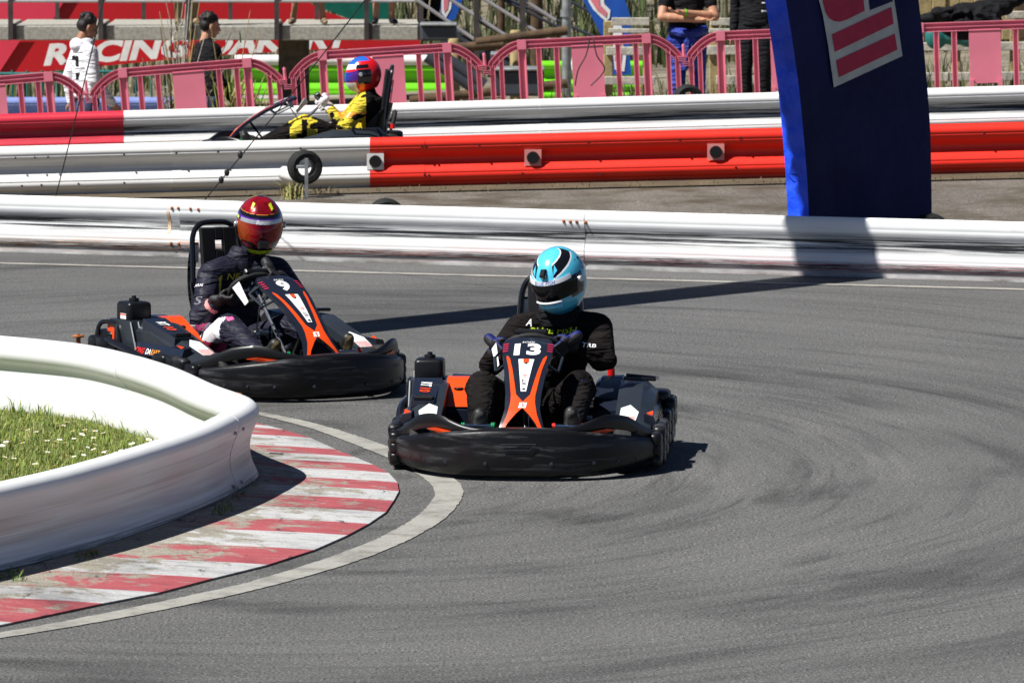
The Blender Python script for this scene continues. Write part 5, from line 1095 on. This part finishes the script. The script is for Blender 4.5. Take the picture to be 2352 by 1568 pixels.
# ================================================================== PINK BARRIERS
BW, BH = 455 / 14700 * 61, .95
E_PROF = [(-.022, -.043), (.022, -.043), (.022, -.037), (-.016, -.034), (-.016, -.004), (.022, -.004), (.022, .004), (-.016, .004), (-.016, .034), (.022, .037), (.022, .043), (-.022, .043)]
def sweep_xz(mb, path, prof):      # path in the xz plane, prof (depth towards camera, across)
    secs = []
    for i, p in enumerate(path):
        t = (path[min(i + 1, len(path) - 1)] - path[max(i - 1, 0)]).normalized(); nrm = Vector((-t.z, 0, t.x)); secs.append([p + Vector((0, -d, 0)) + nrm * a for d, a in prof])
    mb.loft(secs)
def make_barrier():
    g = empty('pedestrian_barrier'); X = lambda f: (f - .5) * BW
    ht = BH - .043
    path = [Vector((X(.03), 0, .70)), Vector((X(.035), 0, .735))] + [Vector((X(lerp(.035, .19, t)), 0, .735 + (ht - .735) * (1 - (1 - t) ** 2.0))) for t in (.15, .3, .45, .6, .75, .9, 1)]
    path = path + [Vector((-p.x, 0, p.z)) for p in reversed(path)]
    m = MB(); sweep_xz(m, path, E_PROF); m.build('top_rail', 'pink_plastic', g, 20)
    for f in (.185, .815):
        m = MB(); m.box((X(f), -.008, ht), (.085, .05, .09)); m.build('rail_collar', 'pink_plastic', g, 0)
    U = [(-.02, -.5), (.02, -.5), (.02, -.36), (-.004, -.3), (-.004, .3), (.02, .36), (.02, .5), (-.02, .5)]
    def bar(x, w, z0, z1, nm='bar'):
        m = MB(); m.loft([[Vector((x + a * w, -d, z)) for d, a in U] for z in (z0, z1)]); return m.build(nm, 'pink_plastic', g, 20)
    for f in (.27, .36, .67, .76): bar(X(f), .052, .02, ht - .03)
    for f in (.185, .815): bar(X(f), .078, .0, ht - .03, 'post')
    for s in (-1, 1):
        bar(s * X(.968), .05, .03, .72, 'end_post'); bar(s * X(.922), .045, .06, .80 if s else 0, 'inner_post')
    m = MB(); x0, x1 = X(.435), X(.595); zc = .36
    m.box(((x0 + x1) / 2, .0, (ht - .03 + zc) / 2), (x1 - x0, .03, ht - .03 - zc)); m.build('sign_panel', 'pink_plastic', g, 0)
    for x in (x0 + .015, x1 - .015): m = MB(); m.box((x, -.004, .2), (.04, .05, .40)); m.build('panel_leg', 'pink_plastic', g, 0)
    m = MB(); m.box(((x0 + x1) / 2, -.01, .285), (x1 - x0 - .06, .05, .014)); m.build('panel_shelf', 'pink_plastic', g, 0)
    for j in range(3): m = MB(); x = lerp(x0 + .07, x1 - .07, j / 2); m.hull([Vector((x + a, b, z)) for a, z in ((-.022, .0), (.022, 0), (-.012, .27), (.012, .27)) for b in (-.012, .012)]); m.build('grille_slat', 'pink_plastic', g, 0)
    m = MB(); m.box((0, 0, .045), (BW * .93, .03, .05)); m.build('bottom_rail', 'pink_plastic', g, 0)
    # hinge at the right end: stacked clips and a pin
    for z, s in ((.68, -1), (.63, 1)):
        m = MB(); 
        for k in range(3): m.box((X(1.0) + s * .02, -.005, z + .018 * k), (.075, .05, .006))
        m.build('hinge_clip', 'pink_plastic', g, 0)
    m = MB(); m.lathe([(.016, .64), (.018, .72), (.013, .80), (.016, .82), (.010, .835), (0, .835)], (X(1.0), 0, 0), 'z', 10); m.build('hinge_pin', 'pink_plastic', g)
    for f in (.185, .815): m = MB(); m.box((X(f), 0, .012), (.06, .42, .024)); m.build('foot', 'pink_plastic', g, 0)
    return g
bar0 = make_barrier()
BL = ['leftmost pink plastic barrier, cut off by the picture edge', 'pink plastic barrier in front of the boy in black', 'pink plastic barrier directly behind the yellow driver', 'pink plastic barrier with a cord hanging over its panel', 'pink plastic barrier half hidden by the left of the blue arch', 'pink plastic barrier to the right of the blue arch']
for i, (cx, yt, sl) in enumerate(((-13, 177, .085), (442, 145, .081), (897, 108, .062), (1352, 85, .05), (1807, 66, .042), (2262, 49, .035))):
    b = bar0 if i == 0 else copy_tree(bar0); top = at(cx, yt, 61); b.location = top - Vector((0, 0, BH)); b.rotation_euler = (0, -sl, 0); tag(b, BL[i], 'barrier', 'pink pedestrian barriers')
p = at(1357, 100, 60.9); m = MB()
for dx, sg in ((-.02, -1), (.03, 1)): m.tube(spline([(dx, 0, .05), (dx, -.015, .0), (dx + sg * .03, -.03, -.12), (dx + sg * .10, -.03, -.25), (dx + sg * .05 - .08, -.03, -.40)], 6), .007, 6)
o = m.build('cord', 'wire', None, loc=p + Vector((0, -.03, 0))); tag(o, 'thin dark cord dangling over a pink barrier panel', 'cord')

# ================================================================== PADDOCK BEHIND
PD = 80.0; SZ = at(0, 60, PD).z; sw_ = lambda px, D=PD: at(px, 60, D).x
pf = tag(empty('viewing_platform', (sw_(0), PD, SZ)), 'raised concrete viewing platform with dark railing posts at upper left', 'platform')
xl, xr = sw_(-200) - pf.location.x, sw_(966) - pf.location.x
joints = [-200, 28, 235, 436, 640, 846, 966]
for a, b in zip(joints, joints[1:]):
    m = MB(); x0, x1 = sw_(a) - pf.location.x + .03, sw_(b) - pf.location.x - .03; m.rbox(((x0 + x1) / 2, 1.0, -.09), (x1 - x0, 2.0, .18), .012); m.build('slab', 'concrete', pf, 20)
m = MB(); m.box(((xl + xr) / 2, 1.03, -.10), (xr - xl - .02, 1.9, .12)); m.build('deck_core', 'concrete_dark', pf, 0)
for px in (25, 232, 432, 636, 842, 967):
    x = sw_(px) - pf.location.x; m = MB(); m.box((x, -.035, .55), (.06, .06, 1.45)); m.build('railing_post', 'post_paint', pf, 0); m = MB(); m.box((x + .05, -.02, -.07), (.05, .05, .2)); m.build('bracket', 'post_paint', pf, 0)
for px in (107, 310, 514, 717): x = sw_(px) - pf.location.x; m = MB(); m.box((x, 1.9, .5), (.05, .05, 1.1)); m.build('rear_post', 'post_paint', pf, 0)
for z in (.31, .62, .93, 1.2): m = MB(); m.tube([(xl, -.035, z), (xr, -.035, z)], .018, 8); m.build('rail', 'rail_pipe', pf)
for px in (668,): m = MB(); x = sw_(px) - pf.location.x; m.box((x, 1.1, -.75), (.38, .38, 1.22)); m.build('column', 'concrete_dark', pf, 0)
def board(name, poly, D, mt, label, cat, th=.05, extra=None, group=None):
    c = at(*poly[0], D); m = MB(); m.prism(poly, lambda a, b: at(a, b, D) - c, lambda a, b: at(a, b, D) + Vector((0, th, 0)) - c); g = tag(empty(name, c), label, cat, group); m.build('panel', mt, g, 0)
    if extra: extra(g, c)
    return g
def ban(g, c):
    m = MB(); f = lambda dx, y0: (lambda a, b: at(dx + a + b * -.28 * -1, y0 - .062 * (dx + a - 275) - b, 84.9) - c)
    put_text(m, 'RACING', 52, f(270, 116), 0, wid=326, bold=.045); put_text(m, 'DAKART', 52, f(640, 116), 0, wid=330, bold=.045); m.build('banner_lettering', 'decal_white', g, 0, fix=False)
    m = MB(); m.add([at(*p, 84.95) - c for p in ((-60, 70), (62, 70), (-5, 172), (-60, 176))], [(0, 1, 2, 3)]); m.build('sheen_corner', 'banner_sheen', g, 0, fix=False)  # paler facet: lit sheen painted on the banner's left end
board('banner', [(-60, 60), (965, 60), (965, 106), (700, 116), (480, 129), (300, 146), (0, 174), (-60, 180)], 85, 'banner_red', 'long red banner with white RACING lettering hung under the platform', 'banner', extra=ban)
def ban2(g, c):
    m = MB(); m.add([at(*p, 83.95) - c for p in ((-60, -60), (185, -60), (113, 60), (-60, 60))], [(0, 1, 2, 3)]); m.build('sheen_corner', 'banner_sheen', g, 0, fix=False)  # lighter red triangle paints the lit sheen on the hoarding's left
board('red_hoarding', [(-60, -60), (600, -60), (745, 27), (835, 56), (835, 62), (-60, 62)], 84, 'banner_red', 'big plain red hoarding behind the platform railing', 'hoarding', extra=ban2)
board('green_frame', [(700, -60), (900, -60), (900, 62), (840, 62), (745, 20)], 86, 'banner_green', 'dark green tarpaulin behind the end of the platform', 'tarpaulin')
# people on the platform, seen from the knee down
PL = 'people standing on the platform'
for px, yaw, lab, kw in ((428, .2, 'person in khaki trousers on the platform behind dry stalks', dict(legs='khaki', shoes='sandal', pose_='stand', loose=.95)),
                         (708, 0, 'bare legged person in sandals standing on the platform, feet apart', dict(legs='cloth_navy', shoes='sandal', short=True, wide=.085, skin='skin_dark')),
                         (882, .1, 'bare legged person in dark trainers at the platform corner', dict(legs='cloth_navy', shoes='shoe_black', short=True)),
                         (985, .7, 'person in black trousers at the top of the stairs', dict(legs='cloth_black', shoes='shoe_black', loose=1.15))):
    b_ = at(px, 60, PD + .25); r, bm_, V, k = stander((b_.x, PD + .25, SZ + .012), yaw, 1.74, lab, None, group=PL, **kw); finish(r, bm_, V, k, ['cloth_navy'], None, kw.get('skin', 'skin'))
# stairs down from the platform
sx = at(975, 60, 79.5); st = tag(empty('stairs', (sx.x, 79.5, SZ)), 'dark metal stairs with pale handrails going down from the platform', 'stairs')
for i in range(7): m = MB(); m.box((.35 + .27 * i, .6, -.08 - .155 * i), (.30, 1.1, .04)); m.build('tread', 'machine_grey', st, 0)
for y in (.02, 1.18): m = MB(); m.loft([[Vector((x, y + d, z + e)) for d, e in ((-.02, -.1), (.02, -.1), (.02, .1), (-.02, .1))] for x, z in ((.1, -.02), (2.2, -1.15))]); m.build('stringer', 'machine_grey', st, 0)
for (a, b) in (((991, 10), (1113, 94)), ((1056, 0), (1195, 90)), ((1137, 0), (1290, 95)), ((1226, 0), (1302, 48))):
    p, q = at(a[0] * .98, a[1] * .98, 79.4), at(b[0] * .98, b[1] * .98, 79.4); d = (p - q) * .5; m = MB(); m.tube([p + d - st.location, q - st.location], .022, 8); m.build('handrail', 'rail_pipe', st)
for (a, b) in (((1180, 0), (1330, 75)), ((1330, 0), (1420, 50)), ((1140, 60), (1200, 92)), ((1240, 20), (1400, 90))):
    p, q = at(a[0] * .98, a[1] * .98, 80.7), at(b[0] * .98, b[1] * .98, 80.7); d = (p - q) * .4; m = MB(); m.tube([p + d - st.location, q - st.location], .02, 8); m.build('far_handrail', 'machine_grey', st)
for px in (1117, 1225): x = at(px * .98, 60, 79.4); m = MB(); m.box((x.x - st.location.x, -.1, -.1), (.07, .07, 2.4)); m.build('stair_post', 'post_paint', st, 0)
x = at(1328 * .98, 60, 76); m = MB(); m.lathe([(.055, -2.0), (.055, 2.5)], (0, 0, 0), 'z', 14); m.lathe([(.075, .28), (.075, .36)], (0, 0, 0), 'z', 14); o = m.build('metal_pole', 'galv', None, loc=(x.x, 76, SZ)); tag(o, 'tall grey metal pole behind the pink barriers', 'pole')
for px, w, lab, D in ((1258, .16, 'dark timber post standing behind the stairs, thickest of them', 82), (1175, .1, 'slim brown post behind the stairs', 82)):
    x = at(px * .98, 60, D); m = MB(); m.lathe([(w / 2, -1.4), (w / 2, 2.6), (0, 2.62)], (0, 0, 0), 'z', 12); o = m.build('timber_post', 'wood_brown', None, loc=(x.x, D, SZ)); tag(o, lab, 'post')
for px, yt, D in ((1064, 91, 73), (1209, 71, 73)):
    x = at(px * .98, yt * .98, D); m = MB(); m.lathe([(.065, -1.5), (.068, -.02), (.055, 0), (0, 0)], (0, 0, 0), 'z', 12); o = m.build('timber_post', 'wood_tan', None, loc=x); tag(o, 'short round timber post of the log fence, %s one' % ('left' if px < 1100 else 'right'), 'post', 'log fence posts')
for a, b, lab in (((935, 120), (1180, 105), 'upper brown log rail behind the pink barriers'), ((960, 236), (1330, 196), 'lower brown log rail slanting behind the pink barriers'), ((1115, 100), (1330, 72), 'brown log rail below the stairs')):
    p, q = at(a[0] * .98, a[1] * .98, 72.8), at(b[0] * .98, b[1] * .98, 72.8); m = MB(); m.tube([Vector((0, 0, 0)), q - p], .055, 10); o = m.build('log_rail', 'wood_brown', None, loc=p); tag(o, lab, 'log')
# dark equipment by the stairs
for x0, y0, x1, y1, D, lab in ((985, 60, 1070, 97, 78.5, 'dark grey cabinet under the stair head'), (1155, 165, 1275, 226, 70, 'dark grey machine housing behind the third pink barrier'), (1150, 130, 1180, 170, 71, 'small dark grey box on the machine housing')):
    a, b = at(x0 * .98, y0 * .98, D), at(x1 * .98, y1 * .98, D); c = (a + b) / 2; g = tag(empty('equipment_box', c), lab, 'box'); m = MB(); m.rbox((0, .25, 0), (b.x - a.x, .5, a.z - b.z), .03); m.build('body', 'machine_grey', g, 25); m = MB(); m.rbox((0, .2, (a.z - b.z) / 2 + .01), ((b.x - a.x) * 1.02, .5, .03), .01); m.build('lid', 'galv', g, 25)
g = tag(empty('ramp_pipes', at(1000, 130, 71)), 'pair of thick dark pipes slanting down behind the pink barriers', 'pipes')
for (a, b) in (((1000, 132), (1120, 212)), ((1020, 120), (1135, 200))): m = MB(); m.tube([at(a[0] * .98, a[1] * .98, 71) - g.location, at(b[0] * .98, b[1] * .98, 71) - g.location], .07, 12); m.build('pipe', 'machine_grey', g)
# green and white rails of the far loop
def far_rail(px0, px1, y, D, mt, lab, n=1, white=True, sl=0.0, zs=1.0):
    a, b = at(px0, y, D), at(px1, y + sl, D); g = tag(empty('guard_rail', a), lab, 'guard rail')
    for k in range(n): rail_piece('beam', [a.lerp(b, i / 9) - a - Vector((0, 0, .36 * zs * (k + 1))) for i in range(10)], 1, mt, g, .0, zs=zs)
    if white:
        m = MB(); m.tube([Vector((0, -.03, .06)), b - a + Vector((0, -.03, .06))], .075, 12); m.build('top_tube', 'white_paint', g)
        m = MB(); m.box(((b.x - a.x) / 2, -.10, -.41), (b.x - a.x, .02, .045)); m.build('white_stripe', 'white_paint', g, 0)
    return g
far_rail(540, 1050, 150, 83.5, 'rail_green', 'bright green guard rail with white top tube behind the yellow driver', 2, zs=1.35)
far_rail(1240, 1480, 148, 77, 'rail_green', 'bright green guard rail piece behind the cord barrier', 2, False)
far_rail(-150, 470, 232, 70, 'rail_white', 'pale blue low rail behind the boys', 1, False).name = 'guard_rail_blue'
bpy.data.objects['guard_rail_blue'].children[0].data.materials[0] = M['pale_blue']; bpy.data.objects['guard_rail_blue'].name = 'guard_rail'
def bar_fence(px0, px1, y0, y1, D, lab):
    a, b = at(px0, y1, D), at(px1, y1, D); h = at(px0, y0, D).z - a.z; g = tag(empty('bar_fence', a), lab, 'fence'); W_ = b.x - a.x
    for z in (.05, h): m = MB(); m.tube([(0, 0, z), (W_, 0, z)], .018, 8); m.build('rail', 'teal_paint', g)
    n = int(W_ / .16)
    for i in range(n + 1): m = MB(); m.tube([(W_ * i / n, 0, 0), (W_ * i / n, 0, h + .04)], .013, 6); m.build('bar', 'teal_paint', g)
bar_fence(-40, 200, 170, 240, 73, 'teal metal bar fence behind the boy in white'); bar_fence(205, 420, 165, 245, 73.5, 'teal metal bar fence between the two boys')
# grey plank fence at the right
def plank_fence(px0, px1, rows, post_px, D, lab):
    g = tag(empty('plank_fence', at(px0, 120, D)), lab, 'fence')
    for y0, y1, x0, x1 in rows:
        a, b = at(x0, y0, D), at(x1, y1, D); m = MB(); m.rbox(((a + b) / 2 - g.location), (b.x - a.x, .04, a.z - b.z), .006, rot=Matrix.Rotation(RND.uniform(-.01, .01), 3, 'Y')); m.build('plank', 'wood_grey', g, 20)
    for px in post_px: c = at(px, 130, D + .06) - g.location; m = MB(); m.rbox((c.x, c.y, c.z - .3), (.10, .08, 1.35), .01); m.build('post', 'wood_tan', g, 20)
plank_fence(1390, 1800, [(41, 59, 1405, 1492), (66, 76, 1398, 1492), (42, 59, 1632, 1702), (66, 76, 1628, 1705), (108, 127, 1392, 1492), (105, 126, 1622, 1740), (176, 195, 1320, 1505), (174, 195, 1645, 1752)], (1397, 1487, 1640), 67.5, 'weathered grey plank fence behind the person in blue overalls')
plank_fence(2110, 2400, [(26, 43, 2310, 2400), (97, 116, 2120, 2400), (166, 186, 2110, 2400)], (2195, 2330), 67.5, 'weathered grey plank fence right of the blue arch')
def flag(poly, D, logo, lab):
    def ex(g, c):
        for q, mt, o in logo: m = MB(); m.add([at(*p, D - o) - c for p in q], [tuple(range(len(q)))]); m.build('flag_print', mt, g, 0, fix=False)
    return board('feather_flag', poly, D, 'flag_blue', lab, 'flag', .015, ex, 'blue feather flags')
flag([(1322, -40), (1420, -40), (1436, 0), (1450, 45), (1446, 120), (1450, 172), (1395, 172), (1385, 90), (1360, 40), (1338, 0)], 70.5, [([(1345, -20), (1385, -20), (1388, 10), (1402, 24), (1400, 42), (1392, 50), (1380, 40), (1362, 22), (1352, 5)], 'decal_white', .006), ([(1350, -20), (1374, -20), (1378, 12), (1394, 28), (1392, 40), (1370, 22), (1358, 4)], 'flag_pink', .012), ([(1408, 55), (1428, 60), (1430, 100), (1438, 130), (1434, 165), (1412, 160), (1408, 120)], 'decal_white', .006), ([(1414, 95), (1426, 95), (1428, 130), (1424, 155), (1412, 140)], 'flag_pink', .012)], 'blue feather flag with pink and white print behind the plank fence')
flag([(1010, -40), (1062, -40), (1062, 0), (1046, 44), (1030, 50), (1012, 30)], 83, [([(1014, -20), (1040, -20), (1036, 20), (1024, 42), (1014, 30)], 'decal_white', .006), ([(1018, -20), (1034, -20), (1028, 20), (1020, 30)], 'flag_pink', .012)], 'narrow blue flag with pink print at the head of the stairs')
a = at(1778, 80, 66); g = tag(empty('white_board', (a.x, 66, zt(a.x, 66))), 'upright white board between the black jacket and the blue arch', 'board'); m = MB(); m.rbox((.0, 0, .62), (.13, .05, 1.6), .01); m.build('board_panel', 'white_paint', g, 20); m = MB(); m.box((0, 0, .02), (.2, .3, .04)); m.build('board_foot', 'galv', g, 0)
a = at(1325, 140, 62.5); g = tag(empty('white_bag', a), 'white bag hung on the barrier with the cord', 'bag'); m = MB(); m.ell((0, 0, -.02), (.06, .05, .17)); m.ell((.10, .05, .18), (.11, .05, .04)); organic(m, 'sack', 'hood_white', g, .02, 3)
# jackets thrown over the plank fence at the right edge
a = at(2240, 45, 66.9); g = tag(empty('jacket', a), 'heap of black jackets thrown over the plank fence at upper right', 'jacket'); m = MB()
for px, py, rx, rz in ((2140, 42, .16, .06), (2185, 34, .18, .08), (2225, 30, .2, .11), (2262, 26, .2, .12), (2295, 14, .16, .10), (2330, 0, .12, .08), (2250, 60, .25, .1), (2200, 70, .2, .1)): m.ell(at(px, py, 66.9) - a, (rx, .12, rz), Matrix.Rotation(RND.uniform(-.3, .3), 3, 'Y'))
[m.ell(at(RND.uniform(2150, 2300), RND.uniform(20, 62), 66.85) - a, (RND.uniform(.03, .1), .15, RND.uniform(.02, .07)), Matrix.Rotation(RND.uniform(-1, 1), 3, 'Y'), 10, 7) for _ in range(26)]
organic(m, 'fabric', 'cloth_black', g, .016, 1)
a = at(2165, 85, 67.2); g = tag(empty('jacket', a), 'dark teal cloth hanging below the black jackets', 'jacket'); m = MB()
for px, py, rx, rz in ((2150, 85, .12, .14), (2190, 80, .14, .12), (2225, 88, .13, .1)): m.ell(at(px, py, 67.2) - a, (rx, .08, rz))
organic(m, 'fabric', 'teal_paint', g, .02, 3)
g = tag(empty('board_wall', at(2140, 60, 72)), 'pale timber board wall at the upper right', 'wall')
for i in range(9): c = at(2125 + 32 * i, 10, 72) - g.location; m = MB(); m.rbox((c.x, RND.uniform(0, .03), c.z), (.155, .04, .55 if i < 6 else .8), .008); m.build('board', 'wood_tan' if i < 7 else 'wood_brown', g, 20)
# dry plants and reeds
def stalks(px, D, n, h, spread, lab, cols):
    x = at(px, 200, D); g = tag(empty('dry_plant', (x.x, D, zt(x.x, D))), lab, 'plant', 'dry plants by the barriers'); m = MB()
    for i in range(n):
        b = Vector((RND.gauss(0, spread), RND.uniform(-.1, .1), 0)); L = h * RND.uniform(.45, 1); l = RND.gauss(0, .16); m.tube([b, b + Vector((l * .3, 0, L * .5)), b + Vector((l, RND.uniform(-.1, .1), L))], [.009, .007, .003], 4, RND.randrange(len(cols)))
        for k in range(3): blade(m, b + Vector((l * .5, 0, L * RND.uniform(.3, .9))), RND.uniform(.08, .2), .008, .8, RND.uniform(0, 6.28), RND.randrange(len(cols)))
    m.build('stalks', cols, g, 0, fix=False)
stalks(415, 62.4, 34, 1.75, .06, 'tall dry brown stalks beside the boy in black', ['blade_dry', 'wood_brown', 'wood_grey']); stalks(545, 62.2, 40, .95, .10, 'clump of straw coloured grass behind the second pink barrier', ['blade_dry', 'blade_b', 'wood_tan'])
stalks(525, 62.3, 7, 1.6, .02, 'few thin green stalks right of the boy in black', ['blade_c', 'wood_tan']); stalks(610, 62.2, 26, .75, .08, 'small dry grass clump by the barrier hinge', ['blade_dry', 'blade_b'])
rd = MB()
for i in range(7000):
    D = RND.uniform(86, 100); x = at(RND.uniform(700, 2500) if i % 5 else RND.uniform(-100, 700), 60, D).x; p = Vector((x, D, zt(x, D))); blade(rd, p, RND.uniform(.25, .9), RND.uniform(.008, .03), RND.uniform(.05, .5), RND.uniform(0, 6.28), RND.choices((0, 1, 2, 3, 4), (3, 2, 3, 3, 3))[0])
for i in range(1300):
    D = RND.uniform(66, 72); x = at(RND.uniform(1250, 2400), 60, D).x; p = Vector((x, D, zt(x, D))); blade(rd, p, RND.uniform(.1, .5), RND.uniform(.006, .012), RND.uniform(.05, .6), RND.uniform(0, 6.28), RND.choices((0, 1, 2, 3, 4), (2, 2, 1, 4, 2))[0])
tag(rd.build('reeds', ['reed_green', 'reed_green', 'reed_dark', 'reed_tan', 'reed_dark'], smooth=0, fix=False), 'green and brown reeds on the bank behind the paddock', 'reeds', kind='stuff')
